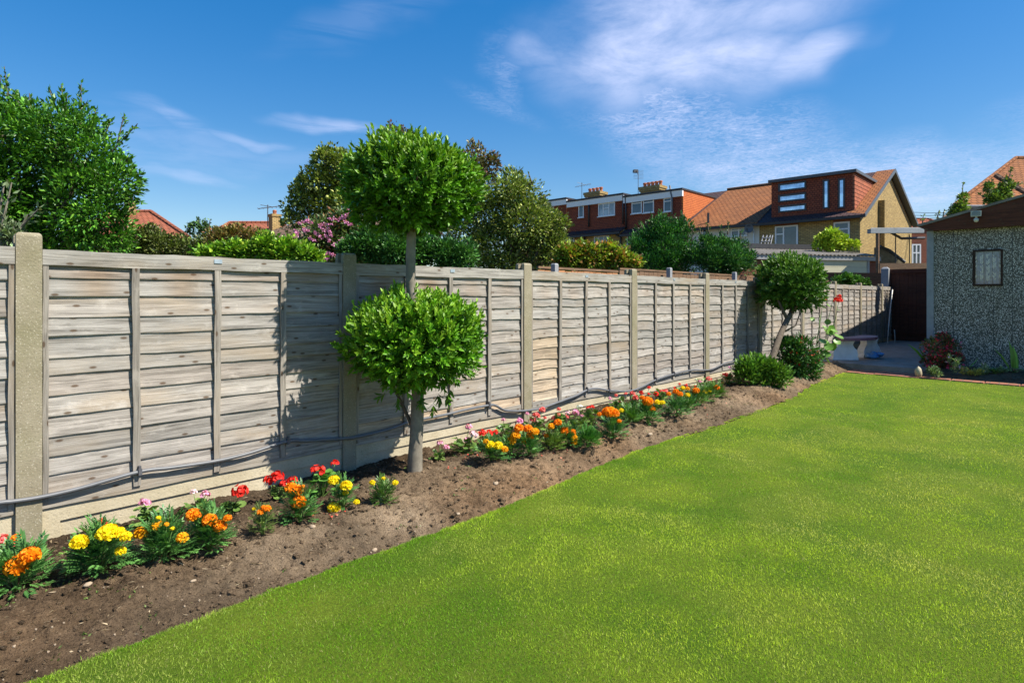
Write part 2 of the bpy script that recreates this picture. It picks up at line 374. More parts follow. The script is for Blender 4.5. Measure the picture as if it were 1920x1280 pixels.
# ------------------------------------------------------------------ sky, sun, camera
SUN = np.array([.44, -.865, 1.22]); SUN = SUN / np.linalg.norm(SUN)       # towards the sun
sc = bpy.context.scene
w = bpy.data.worlds.new('World'); sc.world = w; w.use_nodes = True; nt = w.node_tree; bg = nt.nodes['Background']
el = math.asin(SUN[2]); az = math.atan2(SUN[0], SUN[1])
sky = nd(nt, 'ShaderNodeTexSky', sky_type='NISHITA'); sky.sun_disc = False; sky.sun_elevation = el; sky.sun_rotation = az
sky.air_density = 1.0; sky.dust_density = .35; sky.ozone_density = 2.2
tc = nt.nodes.new('ShaderNodeTexCoord').outputs['Generated']
sx = nd(nt, 'ShaderNodeSeparateXYZ', {0: tc})
AZ = M_(nt, 'ARCTAN2', sx.outputs[0], sx.outputs[1]); EL = M_(nt, 'ARCSINE', sx.outputs[2])
def dir_of(px, py):
    p = P(px, py, 1.0) - np.array([0, 0, H]); return math.atan2(p[0], p[1]), math.asin(p[2] / np.linalg.norm(p))
zz = M_(nt, 'MAXIMUM', sx.outputs[2], .06)
pl = nd(nt, 'ShaderNodeCombineXYZ', {0: M_(nt, 'DIVIDE', sx.outputs[0], zz), 1: M_(nt, 'DIVIDE', sx.outputs[1], zz), 2: 0.0}).outputs[0]
angv = nd(nt, 'ShaderNodeCombineXYZ', {0: AZ, 1: EL, 2: 0.0}).outputs[0]
warp = nd(nt, 'ShaderNodeTexNoise', {'Vector': angv, 'Scale': 5.0, 'Detail': 3.0}); ws = nd(nt, 'ShaderNodeSeparateXYZ', {0: warp.outputs[1]})
AZw = M_(nt, 'ADD', AZ, M_(nt, 'MULTIPLY', M_(nt, 'SUBTRACT', ws.outputs[0], .5), .22)); ELw = M_(nt, 'ADD', EL, M_(nt, 'MULTIPLY', M_(nt, 'SUBTRACT', ws.outputs[1], .5), .12))
def blob(px, py, rx, ry, rot, amp):
    a0, e0 = dir_of(px, py); c, s = math.cos(rot), math.sin(rot)
    da = M_(nt, 'SUBTRACT', AZw, a0); de = M_(nt, 'SUBTRACT', ELw, e0)
    x = M_(nt, 'ADD', M_(nt, 'MULTIPLY', da, c / rx), M_(nt, 'MULTIPLY', de, s / rx)); y = M_(nt, 'ADD', M_(nt, 'MULTIPLY', da, -s / ry), M_(nt, 'MULTIPLY', de, c / ry))
    r = M_(nt, 'SQRT', M_(nt, 'ADD', M_(nt, 'MULTIPLY', x, x), M_(nt, 'MULTIPLY', y, y)))
    n = nd(nt, 'ShaderNodeMapRange', {0: r, 1: 1.0, 2: .15, 3: 0.0, 4: amp}, interpolation_type='SMOOTHSTEP'); return n.outputs[0]
def mx(*a):
    r = a[0]
    for b in a[1:]: r = M_(nt, 'MAXIMUM', r, b)
    return r
big = mx(blob(1190, 60, .19, .16, .25, 1.0), blob(1330, 100, .22, .085, -.1, .95), blob(1500, 95, .11, .05, .3, .8), blob(1020, 85, .10, .06, .0, .45), blob(1260, 150, .10, .06, 0, .7), blob(1300, 10, .34, .09, 0, .85), blob(1120, 130, .12, .03, -.2, .55))
fine = mx(blob(1230, 215, .19, .10, -.15, .82), blob(1400, 250, .20, .08, -.2, .65), blob(1560, 315, .36, .07, -.08, .9), blob(1800, 345, .30, .06, -.05, .75), blob(1450, 345, .22, .03, -.05, .6), blob(1300, 290, .2, .05, -.1, .45), blob(1900, 200, .09, .05, .3, .2), blob(930, 205, .10, .03, -.3, .22), blob(960, 130, .06, .10, .2, .25))
faint = mx(blob(470, 262, .10, .012, -.12, .35), blob(620, 245, .12, .016, -.13, .5), blob(300, 225, .12, .02, -.2, .28), blob(330, 335, .10, .014, 0, .30), blob(330, 275, .22, .05, 0, .18), blob(700, 40, .20, .05, .3, .12), blob(420, 300, .3, .03, .1, .15))
rotv = nd(nt, 'ShaderNodeMapping', {'Vector': angv, 'Rotation': (0, 0, .45), 'Scale': (3.2, 9.0, 1)}).outputs[0]
str1 = noise(nt, rotv, 1.6, 10, .66, .35); puff = M_(nt, 'ADD', M_(nt, 'MULTIPLY', noise(nt, pl, 17.0, 6, .7, 1.5), .55), M_(nt, 'MULTIPLY', noise(nt, rotv, 3.0, 8, .65, .5), .45)); wis = noise(nt, nd(nt, 'ShaderNodeMapping', {'Vector': angv, 'Rotation': (0, 0, -.12), 'Scale': (3, 18, 1)}).outputs[0], 2.0, 6, .6, .6)
f1 = M_(nt, 'MULTIPLY', big, ramp(nt, str1, [(.32, .3), (.62, 1.)])); f2 = M_(nt, 'MULTIPLY', fine, ramp(nt, puff, [(.42, .15), (.62, 1.)])); f3 = M_(nt, 'MULTIPLY', faint, ramp(nt, wis, [(.35, .1), (.6, 1.)]))
fac = M_(nt, 'MULTIPLY', mx(f1, f2, f3), .80, clamp=True)
gm = nd(nt, 'ShaderNodeGamma', {0: sky.outputs[0], 1: .66}).outputs[0]
hs = nd(nt, 'ShaderNodeHueSaturation', {'Hue': .508, 'Saturation': 1.86, 'Value': 1.40, 'Color': gm}).outputs[0]
colr = mixc(nt, fac, hs, (4.3, 4.75, 6.5))
nt.links.new(colr, bg.inputs[0]); bg.inputs[1].default_value = .11

ld = bpy.data.lights.new('sun', 'SUN'); ld.energy = 5.0; ld.angle = math.radians(.5); ld.color = (1, .94, .83)
lo = link(bpy.data.objects.new('sun', ld)); lo.rotation_euler = Vector([float(x) for x in SUN]).to_track_quat('Z', 'Y').to_euler(); lo.location = (5, -8, 12)
cd = bpy.data.cameras.new('camera'); cam = link(bpy.data.objects.new('camera', cd)); cam.location = (0, 0, H)
cam.rotation_euler = (math.pi / 2, 0, -math.atan2(FW[0], FW[1])); cd.sensor_width = 36; cd.lens = F / 1920 * 36; cd.shift_y = -(640 - HY) / 1920; cd.clip_end = 2000; cd.clip_start = .05
sc.camera = cam
sc.view_settings.view_transform = 'Standard'; sc.view_settings.look = 'None'; sc.view_settings.exposure = 0.78; sc.view_settings.gamma = 1

# ------------------------------------------------------------------ ground
g = MB(); g.add([(-300, -300, -.07), (400, -300, -.07), (400, 500, -.07), (-300, 500, -.07)], [(0, 1, 2, 3)]); tag(g.build('ground', 'rough_ground'), kind='structure')
us = np.linspace(-5, 11.5, 240); b = MB()
vs = [(u, float(edge_v(u)), 0) for u in us] + [(u, -9, 0) for u in us] + [(u, float(edge_v(u)), -.08) for u in us]
n = len(us); b.add(vs, [(i, n + i, n + i + 1, i + 1) for i in range(n - 1)] + [(2 * n + i, i, i + 1, 2 * n + i + 1) for i in range(n - 1)])
tag(b.build('lawn', 'lawn'), kind='structure')
# soil bed
nu, nv = 1350, 120
uu = np.linspace(-3.4, 12.08, nu) ; uu = -1.5 + (uu + 3.4) / 15.48 * 13.58
ss = np.linspace(-.03, 1.03, nv)
U, S = np.meshgrid(uu, ss, indexing='ij'); E = edge_v(U); V = E + S * (3.99 - E); Z = soil_z(U, V) + soil_rough(U, V)
me = bpy.data.meshes.new('soil_bed'); me.vertices.add(nu * nv); me.vertices.foreach_set('co', np.stack([U, V, Z], -1).astype('f').ravel())
ii, jj = np.meshgrid(np.arange(nu - 1), np.arange(nv - 1), indexing='ij'); a = (ii * nv + jj).ravel(); q = np.stack([a, a + nv, a + nv + 1, a + 1], 1)
me.loops.add(q.size); me.loops.foreach_set('vertex_index', q.astype('i').ravel()); me.polygons.add(len(q)); me.polygons.foreach_set('loop_start', (np.arange(len(q)) * 4).astype('i'))
me.update(calc_edges=True)
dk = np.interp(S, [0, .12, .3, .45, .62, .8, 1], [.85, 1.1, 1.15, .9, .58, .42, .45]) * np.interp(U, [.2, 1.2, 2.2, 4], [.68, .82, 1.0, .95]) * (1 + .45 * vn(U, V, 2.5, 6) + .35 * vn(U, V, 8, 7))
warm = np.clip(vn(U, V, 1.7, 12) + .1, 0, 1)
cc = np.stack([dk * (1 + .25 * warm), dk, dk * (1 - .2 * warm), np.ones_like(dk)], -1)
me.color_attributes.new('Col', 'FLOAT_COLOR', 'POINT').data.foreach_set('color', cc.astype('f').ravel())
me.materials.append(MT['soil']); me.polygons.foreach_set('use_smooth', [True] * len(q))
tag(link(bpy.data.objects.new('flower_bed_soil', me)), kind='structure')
# crumbs of soil and grit
def crumbs(name, n, s0, s1, c1, c2, m='leaf'):
    u = RNG.uniform(-.6, 11.5, n * 3); u = u[RNG.random(n * 3) < np.clip(2.2 / np.maximum(u, 1.2), .15, 1)][:n]; n = len(u)
    e = edge_v(u); v = e + RNG.uniform(.02, .98, n) * (3.95 - e); z = soil_z(u, v) + soil_rough(u, v) + .002
    return leaves(name, np.stack([u, v, z], 1), rnd_dir(n) * [1, 1, .35], rnd_dir(n) + [0, 0, .8], RNG.uniform(s0, s1, n), RNG.uniform(s0, s1, n) * .16, palette(n, c1, c2, .2), 'lance', m)
b = MB(); N = 5200
u = RNG.uniform(-.6, 11.3, N); u = u[RNG.random(N) < np.clip(2.4 / np.maximum(u, 1.2), .2, 1)]; e = edge_v(u); v = e + RNG.uniform(.03, .97, len(u)) * (3.93 - e); z = soil_z(u, v) + soil_rough(u, v)
for i in range(len(u)):
    r = random.uniform(.004, .013) * (1.6 if random.random() < .1 else 1); k = random.uniform(.5, 1.15); b.col = (k, k * .97, k * .95); b.blob((u[i], v[i], z[i] + r * .3), r, i, .25, 6, (1.2, 1, .7))
tag(b.build('soil_clods', 'soil'), kind='stuff')
tag(crumbs('dry_grass_litter', 5000, .008, .04, (.16, .11, .06), (.36, .28, .17)), kind='stuff')
b = MB(); N = 420
u = RNG.uniform(0, 11.3, N); e = edge_v(u); v = e + RNG.uniform(.05, .7, N) * (3.93 - e); z = soil_z(u, v) + soil_rough(u, v)
for i in range(N): r = random.uniform(.002, .0055); b.blob((u[i], v[i], z[i] + r * .4), r, i, .2, 6)
tag(b.build('grit', 'stone'), kind='stuff')

# grass: single blades
def grass(name):
    R = []
    for (d0, d1, rho) in ((1.2, 2.6, 27000), (2.6, 3.8, 20000), (3.8, 5.5, 10000), (5.5, 8, 4800), (8, 16, 1700)):
        n = int(rho * math.pi * (d1 * d1 - d0 * d0) * (112 / 360)); d = np.sqrt(RNG.uniform(d0 * d0, d1 * d1, n)); a = RNG.uniform(-math.radians(56), math.radians(56), n)
        X = d * np.sin(a); Y = d * np.cos(a); u = RT[0] * X + FW[0] * Y; v = RT[1] * X + FW[1] * Y
        k = (v < edge_v(u) - .004 + .012 * RNG.normal(size=n)) & (u < 11.52); R.append(np.stack([u[k], v[k], d[k]], 1))
    # fringe along the border
    n = 26000; u = RNG.uniform(-1, 11.5, n); v = edge_v(u) - np.abs(RNG.normal(size=n)) * .02 + .006 + .022 * vn(u, 0, 9, 51) + .018 * vn(u, 0, 23, 52); R.append(np.stack([u, v, np.hypot(u, v)], 1))
    A = np.concatenate(R); n = len(A); u, v, d = A.T
    pos = np.stack([u, v, np.full(n, -.003)], 1)
    big = vn(u, v, 1.2, 21) + .9 * vn(u, v, 3.1, 22) + .4 * vn(u, v, 7.5, 26); fine = vn(u, v, 9, 23); dry = np.clip(vn(u, v, 1.9, 24) * 1.8 + vn(u, v, 5.5, 25) * 1.2 + .03, 0, 1) * np.clip(.5 + .08 * u, .5, 1.1)
    lean = np.stack([vn(u, v, 4, 31), vn(u, v, 4, 32), np.zeros(n)], 1) * .6
    dr = RNG.normal(size=(n, 3)) * [.5, .5, 0] + lean + [0, 0, 1.0]
    L = RNG.uniform(.008, .018, n) * (1 + .4 * fine); W = RNG.uniform(.0012, .0021, n) * np.interp(d, [1, 3, 6, 14], [.8, 1.0, 1.6, 2.6])
    t = np.clip(.5 + big * 1.25 + fine * .7 + .22 * RNG.normal(size=n), 0, 1)[:, None]
    col = np.array([.150, .345, .007]) * (1 - t) + np.array([.54, .68, .055]) * t
    dd = np.clip(dry + .10 * RNG.normal(size=n), 0, 1)[:, None]; col = col * (1 - .7 * dd) + np.array([.74, .64, .22]) * .7 * dd
    st = RNG.random(n) < .07; col[st] = np.array([.42, .38, .16]) * RNG.uniform(.6, 1.1, (st.sum(), 1))
    col *= (1 + .24 * RNG.normal(size=(n, 1))); col = np.clip(col, .01, 1)
    return leaves(name, pos, dr, rnd_dir(n) * [1, 1, .2], L, W, col, 'blade', 'grass_blade')
tag(grass('grass'), kind='stuff')

# brick edging, patio, shed bed
b = MB(); v = 3.93
k = 0
while v > -3:
    q = random.uniform(-.004, .004); L = .215 if v > 2.05 else .42
    if v > 2.05:
        b.box(11.52 + q, 11.78 + q, v - L + .006, v, -.07, .012 + q); b.box(11.79, 12.05, v - L + .006 - .1, v - .1, -.07, .012 - q)
    else: b.box(11.52 + q, 11.72 + q, v - L + .010, v, -.07, .018 + q, .006)
    v -= L
tag(b.build('brick_path_edging', 'edging_brick'), kind='structure')
b = MB(); b.box(12.07, 19.4, 2.0, 3.97, -.1, .10, .01); b.box(12.075, 12.5, 3.0, 3.97, .10, .104)
tag(b.build('patio', 'patio_concrete'), kind='structure')
nu, nv = 60, 260; uu = np.linspace(11.7, 12.93, nu); vv = np.linspace(-3, 2.02, nv); U, V = np.meshgrid(uu, vv, indexing='ij')
Z = np.interp(U, [11.7, 11.85, 12.4, 12.95], [-.01, .03, .10, .12]) + soil_rough(U, V) * .8
b = MB(); b.col = (.7, .7, .7); b.add(np.stack([U, V, Z], -1).reshape(-1, 3), [(i * nv + j, (i + 1) * nv + j, (i + 1) * nv + j + 1, i * nv + j + 1) for i in range(nu - 1) for j in range(nv - 1)])
tag(b.build('shed_border_soil', 'soil', smooth=True), kind='structure')
def shed_soil(u): return float(np.interp(u, [11.7, 11.85, 12.4, 12.95], [-.01, .03, .10, .12]))

# ------------------------------------------------------------------ garden fence
FV = 3.95
POSTS = [-1.45, .484, 2.35, 4.306, 6.21, 8.125, 10.06, 12.12, 14.16, 16.15, 18.2]
fence = empty('garden_fence', (0, FV, 0), 'long weathered lap panel fence with concrete posts running behind the flower bed', 'fence')
def loc(mb):                      # shift to the fence's own origin
    mb.v = [(x, y - FV, z) for x, y, z in mb.v]; return mb
for i, u in enumerate(POSTS):
    b = MB(); w = .054; top = 1.635 + random.uniform(-.01, .01)
    H8 = [(-w, 0), (w, 0), (w, .035), (.02, .04), (.02, .075), (w, .08), (w, .115), (-w, .115), (-w, .08), (-.02, .075), (-.02, .04), (-w, .035)]
    n = len(H8); vs = [(u + x, FV + y, -.25) for x, y in H8] + [(u + x, FV + y, top) for x, y in H8] + [(u + x * .93, FV + .0575 + (y - .0575) * .93, top + .010) for x, y in H8] + [(u + x * .78, FV + .0575 + (y - .0575) * .78, top + .018) for x, y in H8]
    fs = [(r * n + j, r * n + (j + 1) % n, (r + 1) * n + (j + 1) % n, (r + 1) * n + j) for r in range(3) for j in range(n)] + [tuple(range(3 * n, 4 * n))]
    b.add(vs, fs); loc(b).build('concrete_post', 'post_concrete', fence)
def panel(i, u0, u1, slot_end=True):
    L = u1 - u0; rr = random.Random(100 + i); ph = [rr.uniform(0, 6.28) for _ in range(8)]
    z0, z1 = .215, 1.52; nb = 11; pitch = (z1 - .08 - (z0 + .07)) / nb; segs = 56
    b = MB(); uvs = []
    for k in range(nb + 1):
        zl = z0 + .055 + k * pitch + rr.uniform(-.012, .012); zt = zl + pitch + .035; tint = rr.uniform(.80, 1.16); wr = rr.uniform(-.03, .05); p2 = [rr.uniform(0, 6.28) for _ in range(4)]
        amp = .0012 + .0042 * min(1, max(0, (u0 - 1) / 4)); wv = min(1, max(.15, (u0 - .3) / 4)); uo, vo_ = rr.uniform(0, 40), rr.uniform(0, 40)
        rows = []
        wany = rr.random() < .5
        for s in range(segs + 1):
            x = u0 + L * s / segs; bay = (s / segs * 4) % 1
            sag = .009 * wv * math.sin(math.pi * bay) * math.sin(ph[0] + k * .35 + int(s / segs * 4) * 1.7)
            low = zl + amp * (math.sin(x * 3.1 + p2[0]) + .8 * math.sin(x * 7.3 + p2[1])) + sag + (.004 * float(vn(x, k * 3.7, 18, i)) * (2.2 if wany else 1) * (.4 + .6 * wv))
            bw = .0055 * math.sin(x * 5.3 + p2[2]) * math.sin(x * 2.1 + ph[1]) + .006 * float(vn(x, k * 1.3, 6, i + 3)) + .004 * float(vn(x, k * .7, 15, i + 5))
            rows.append((x, low, bw))
        vs = []
        for (x, low, bw) in rows:
            vs += [(x, FV + .032, zt), (x, FV + .0295 + bw * .45, low + pitch * .66), (x, FV + .0245 + bw * .6, low + pitch * .3), (x, FV + .0215 + bw * .35, low + .004), (x, FV + .0225 + bw * .35, low), (x, FV + .030 + bw * .3, low + .001)]
        cols = []
        for (x, low, bw) in rows:
            bay = int(min(3, (x - u0) / L * 4)); t = tint
            c = np.array([t, t * (.985 - wr), t * (.97 - 1.6 * wr)])
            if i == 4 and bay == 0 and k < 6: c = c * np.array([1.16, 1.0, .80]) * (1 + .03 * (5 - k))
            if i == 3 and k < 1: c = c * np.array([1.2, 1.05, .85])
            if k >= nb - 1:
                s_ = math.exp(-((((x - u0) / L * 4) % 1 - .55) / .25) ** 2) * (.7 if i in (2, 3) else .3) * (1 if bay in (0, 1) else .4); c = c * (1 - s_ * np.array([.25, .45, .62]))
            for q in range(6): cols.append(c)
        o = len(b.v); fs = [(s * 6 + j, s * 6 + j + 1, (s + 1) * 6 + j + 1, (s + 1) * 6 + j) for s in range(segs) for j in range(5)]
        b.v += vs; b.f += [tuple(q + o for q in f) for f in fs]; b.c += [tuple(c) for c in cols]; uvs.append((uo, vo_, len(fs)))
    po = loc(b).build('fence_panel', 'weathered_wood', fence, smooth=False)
    uvl = po.data.uv_layers[0]; off = 0; arr = np.empty(len(uvl.data) * 2, 'f'); uvl.data.foreach_get('uv', arr); arr = arr.reshape(-1, 2)
    vi = np.empty(len(po.data.loops), 'i'); po.data.loops.foreach_get('vertex_index', vi); co = np.array(b.v, 'f')[vi]
    arr[:, 0] = co[:, 0]; arr[:, 1] = co[:, 2]
    for uo, vo_, nf in uvs:
        arr[off * 4:(off + nf) * 4] += (uo, vo_); off += nf
    uvl.data.foreach_set('uv', arr.ravel())
    pos = [FV]
    def rail(name, x0, x1, y0, y1, za, zb, tint, bend=0, vert=False, lean=0):
        q = MB(); q.col = tint; m = 14; vs = []
        for s in range(m + 1):
            f = s / m
            if vert:
                z = za + (zb - za) * f; dx = bend * math.sin(f * 3.1 + ph[3]) + .002 * math.sin(f * 17 + x0 * 9) + lean * f
                vs += [(x0 + dx, y0, z), (x1 + dx, y0, z), (x1 + dx, y1, z), (x0 + dx, y1, z)]
            else:
                x = x0 + (x1 - x0) * f; dz = bend * math.sin(f * 3.14 + ph[4]) + .0025 * math.sin(x * 9 + ph[5])
                vs += [(x, y0, za + dz), (x, y0, zb + dz * .8 + .002 * math.sin(x * 23)), (x, y1, zb + dz * .8), (x, y1, za + dz)]
        fs = [(s * 4 + j, s * 4 + (j + 1) % 4, (s + 1) * 4 + (j + 1) % 4, (s + 1) * 4 + j)[::(1 if vert else -1)] for s in range(m) for j in range(4)] + [(0, 1, 2, 3), (4 * m + 3, 4 * m + 2, 4 * m + 1, 4 * m)]
        q.add(vs, fs); o = loc(q).build(name, 'weathered_wood', po)
        ul = o.data.uv_layers[0]; a2 = np.empty(len(ul.data) * 2, 'f'); ul.data.foreach_get('uv', a2); a2 = a2.reshape(-1, 2)
        if vert: a2 = a2[:, ::-1].copy()
        a2 += (rr.uniform(0, 30), rr.uniform(0, 30)); ul.data.foreach_set('uv', a2.ravel()); return o
    rail('top_rail', u0, u1, FV + .006, FV + .060, 1.492, 1.578 + rr.uniform(-.006, .008), (1.0, 1.0, .98), rr.uniform(-.004, .004))
    q = MB(); q.col = (1, 1, .98)
    rail('bottom_rail', u0, u1, FV + .016, FV + .050, .207, .280, (.95, .93, .88), rr.uniform(-.002, .002))
    for k in range(5):
        x = u0 + L * k / 4; hw = .019
        if k == 0: xa, xb = u0 + .002, u0 + .026
        elif k == 4: xa, xb = u1 - .026, u1 - .002
        else: xa, xb = x - hw + rr.uniform(-.012, .012), 0; xb = xa + 2 * hw
        c = rr.uniform(.78, .95); rail('batten', xa, xb, FV + .004 if 0 < k < 4 else FV + .010, FV + (.015 if 0 < k < 4 else .0155), .232 + rr.uniform(-.01, .01), 1.4905, (c, c * .96, c * .90), rr.uniform(-.007, .007) if 0 < k < 4 else 0, True)
    t = MB(); xm = u0 + L / 2 + rr.uniform(-.02, .02); t.box(xm - .024, xm + .024, FV + .0015, FV + .004, 1.535, 1.560); 
    if i > 1: loc(t).build('tag', 'tag_plate', po)
    # gravel board
    q = MB(); a, c2 = u0 - .012, u1 + .012
    q.box(a, c2, FV + .040, FV + .070, -.25, .205); q.box(a, c2, FV + .028, FV + .040, .125, .204); q.box(a, a + .09, FV + .028, FV + .040, -.25, .125); q.box(c2 - .09, c2, FV + .028, FV + .040, -.25, .125)
    loc(q).build('gravel_board', 'board_concrete', fence)
for i in range(len(POSTS) - 1): panel(i + 1, POSTS[i] + .056, POSTS[i + 1] - .056)
panel(len(POSTS), POSTS[-1] + .056, 19.42)

# conduit clipped to the fence
HP = [(-120, 960), (0, 942), (25, 939.5), (80, 931), (150, 915), (262, 884), (325, 876), (405, 864), (465, 850), (540, 827), (575, 826), (647, 821.6), (673, 818), (728, 805), (767, 791), (793, 785), (840, 776), (872, 768), (917, 759.6), (929, 760), (944, 768), (957, 770), (981, 770), (1013, 765.6), (1041, 756), (1079, 742), (1101, 731), (1120, 728.5), (1142, 732), (1170, 733.8), (1185, 732), (1202, 726), (1230, 712), (1264, 701), (1297, 694), (1331, 693), (1357, 682), (1376, 677), (1400, 672)]
pts = [on_v(x, y, FV - .010) for x, y in HP]
def smooth_path(p, n=6):
    out = []
    for i in range(len(p) - 1):
        a, b_, c, d = p[max(i - 1, 0)], p[i], p[i + 1], p[min(i + 2, len(p) - 1)]
        for k in range(n):
            t = k / n; out.append(.5 * ((2 * b_) + (c - a) * t + (2 * a - 5 * b_ + 4 * c - d) * t * t + (3 * b_ - a - 3 * c + d) * t ** 3))
    return out + [p[-1]]
sp_ = smooth_path(pts); b = MB(); b.tube(sp_, .0115, 10)
hose = b.build('conduit', 'grey_pipe', smooth=True); tag(hose, 'thin grey plastic conduit pipe clipped low along the wooden fence', 'pipe')
for (x, y) in ((262, 884), (540, 827), (917, 759.6), (1101, 731), (1142, 732), (1230, 712), (1264, 701)):
    p = on_v(x, y, FV - .010); b = MB(); b.box(p[0] - .009, p[0] + .009, FV - .026, FV + .003, p[2] - .017, p[2] + .019); b.box(p[0] - .006, p[0] + .006, FV - .020, FV + .002, p[2] + .020, p[2] + .034); b.build('pipe_clip', 'clip_plastic', hose)
# ------------------------------------------------------------------ plants: helpers
def shoots(name, base, ax, nl, L, W, slen, cols, m, parent, loc, tpl='bay', spread=.9, colf=None):
    N = len(base); T = np.linspace(.15, 1, nl); pos = []; dr = []; nr = []; LL = []; cc = []
    ax = norm(ax); s1 = norm(np.cross(ax, rnd_dir(N))); s2 = np.cross(ax, s1)
    for k, t in enumerate(T):
        an = k * 2.4 + RNG.uniform(-.3, .3, N); rad = s1 * np.cos(an)[:, None] + s2 * np.sin(an)[:, None]
        op = spread * (1.15 - .75 * t) * RNG.uniform(.8, 1.2, (N, 1))
        pos.append(base + ax * (slen * t)[:, None]); dr.append(ax + rad * op); nr.append(ax - rad * .4); LL.append(L * RNG.uniform(.7, 1.1, N) * (1 - .25 * t)); cc.append(cols * (1 + .10 * RNG.normal(size=(N, 1)) + .12 * (t - .5)))
    pos = np.concatenate(pos); LL = np.concatenate(LL)
    return leaves(name, pos, np.concatenate(dr), np.concatenate(nr) + rnd_dir(len(pos)) * .25, LL, LL * (W / L), np.clip(np.concatenate(cc), .004, 1), tpl, m, parent, loc)
def trunk_mb(pts, rad, n=12, seed=0):
    b = MB(); b.tube(smooth_path([np.array(p, float) for p in pts], 4), np.interp(np.linspace(0, 1, (len(pts) - 1) * 4 + 1), np.linspace(0, 1, len(rad)), rad), n)
    r = random.Random(seed); b.v = [(x + r.uniform(-1, 1) * .0025, y + r.uniform(-1, 1) * .0025, z) for x, y, z in b.v]; return b

# two-tier topiary
tp = SP(777, 884); TD = depth(tp)
top = empty('topiary_tree', tp, 'two tier bay topiary tree clipped into two stacked green balls in front of the fence', 'tree')
def rel(p, o): return np.asarray(p, float) - np.asarray(o, float)
kk = [(777, 900, TD), (779, 840, TD), (783, 760, TD + .02), (782, 650, TD + .02), (772, 560, TD), (770, 500, TD), (771, 420, TD), (768, 350, TD)]
tpts = [rel(P(*k), tp) for k in kk]
tk = trunk_mb(tpts, [.058, .05, .046, .042, .037, .034, .033, .028], 14).build('trunk', 'pale_bark', top, smooth=True)
b = MB(); b.tube([rel(P(778, 812, TD), tp), rel(P(758, 765, TD + .06), tp), rel(P(735, 720, TD + .1), tp), rel(P(715, 690, TD + .1), tp)], [.014, .012, .010, .008], 8); b.build('branch', 'bark', top, smooth=True); b = MB()
b.tube([rel(P(782, 740, TD), tp), rel(P(812, 705, TD - .08), tp), rel(P(842, 680, TD - .12), tp)], [.02, .014, .01], 8)
for k in range(9):
    a = k * .7; b.tube([rel(P(781, 720, TD), tp), rel(P(781 + 75 * math.cos(a), 650 - 12 * (k % 4), TD + .25 * math.sin(a)), tp)], [.012, .005], 6)
    b.tube([rel(P(769, 440, TD), tp), rel(P(769 + 75 * math.cos(a), 370 - 14 * (k % 4), TD + .3 * math.sin(a)), tp)], [.012, .005], 6)
b.build('branch', 'bark', top, smooth=True)
def ballcrown(parent, o, c, r, ns, L, W, name, flat=.0, lo=((.075, .165, .012), (.17, .33, .02)), tips=(.30, .44, .045), seed=0, nl=8, slen=(.05, .10), mt='glossy_leaf', bright=.6, tops=26):
    c = rel(c, o); r = np.array(r)
    d = rnd_dir(ns); rr = 1 - np.abs(RNG.normal(size=ns)) * .13; lump = 1 + .06 * np.sin(d[:, 0] * 5 + seed) + .06 * np.sin(d[:, 2] * 6 + d[:, 1] * 4 + seed) + .04 * np.sin(d[:, 0] * 11 + d[:, 2] * 9 + seed)
    d = np.stack([np.sign(d[:, 0]) * np.abs(d[:, 0]) ** .92, np.sign(d[:, 1]) * np.abs(d[:, 1]) ** .92, np.sign(d[:, 2]) * np.abs(d[:, 2]) ** .85], 1)
    base = c + d * r * (rr * lump)[:, None] - d * .05
    ax = d / r; ax = norm(ax) * .8 + np.array([0, 0, .55]) + rnd_dir(ns) * .45
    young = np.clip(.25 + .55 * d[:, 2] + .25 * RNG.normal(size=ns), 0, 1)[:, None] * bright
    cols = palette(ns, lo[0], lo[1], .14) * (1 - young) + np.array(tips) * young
    cr = shoots(name, base, ax, nl, L, W, RNG.uniform(*slen, ns), cols, mt, parent, None)
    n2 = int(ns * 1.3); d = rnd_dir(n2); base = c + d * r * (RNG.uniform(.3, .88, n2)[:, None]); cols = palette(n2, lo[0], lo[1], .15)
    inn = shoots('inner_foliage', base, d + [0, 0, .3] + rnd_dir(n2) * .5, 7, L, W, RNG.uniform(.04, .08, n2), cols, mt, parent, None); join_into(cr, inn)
    if tops:
        d = rnd_dir(tops * 3); d = d[d[:, 2] > .15][:tops]; base = c + d * r * .97; k = len(d)
        ls = shoots('leading_shoot', base, d * .35 + [0, 0, 1] + rnd_dir(k) * .2, 10, L * .8, W * .8, RNG.uniform(.06, .14, k), palette(k, lo[1], tips, .1), mt, parent, None, spread=.6); join_into(cr, ls)
    return cr
lc = P(782, 638, TD - .03); ucc = P(770, 352, TD)
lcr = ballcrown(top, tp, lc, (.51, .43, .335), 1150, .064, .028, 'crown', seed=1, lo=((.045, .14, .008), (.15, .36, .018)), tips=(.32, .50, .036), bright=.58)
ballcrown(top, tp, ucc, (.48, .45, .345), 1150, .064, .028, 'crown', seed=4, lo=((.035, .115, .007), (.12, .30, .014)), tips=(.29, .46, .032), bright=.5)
bb = ucc + np.array([0, 0, -.30]); n_ = 60; d_ = rnd_dir(n_)
# hanging leaves below the lower crown
hb = np.array([P(px, py, TD - .1) for px, py in ((800, 745), (812, 752), (820, 735), (845, 728), (745, 742), (724, 735), (790, 748), (835, 740))])
hg = shoots('leading_shoot', rel(hb, tp), np.tile([0, 0, -.6], (8, 1)) + rnd_dir(8) * .5, 8, .075, .03, np.full(8, .07), palette(8, (.05, .13, .012), (.10, .22, .02), .1), 'glossy_leaf', top, None); join_into(lcr, hg)

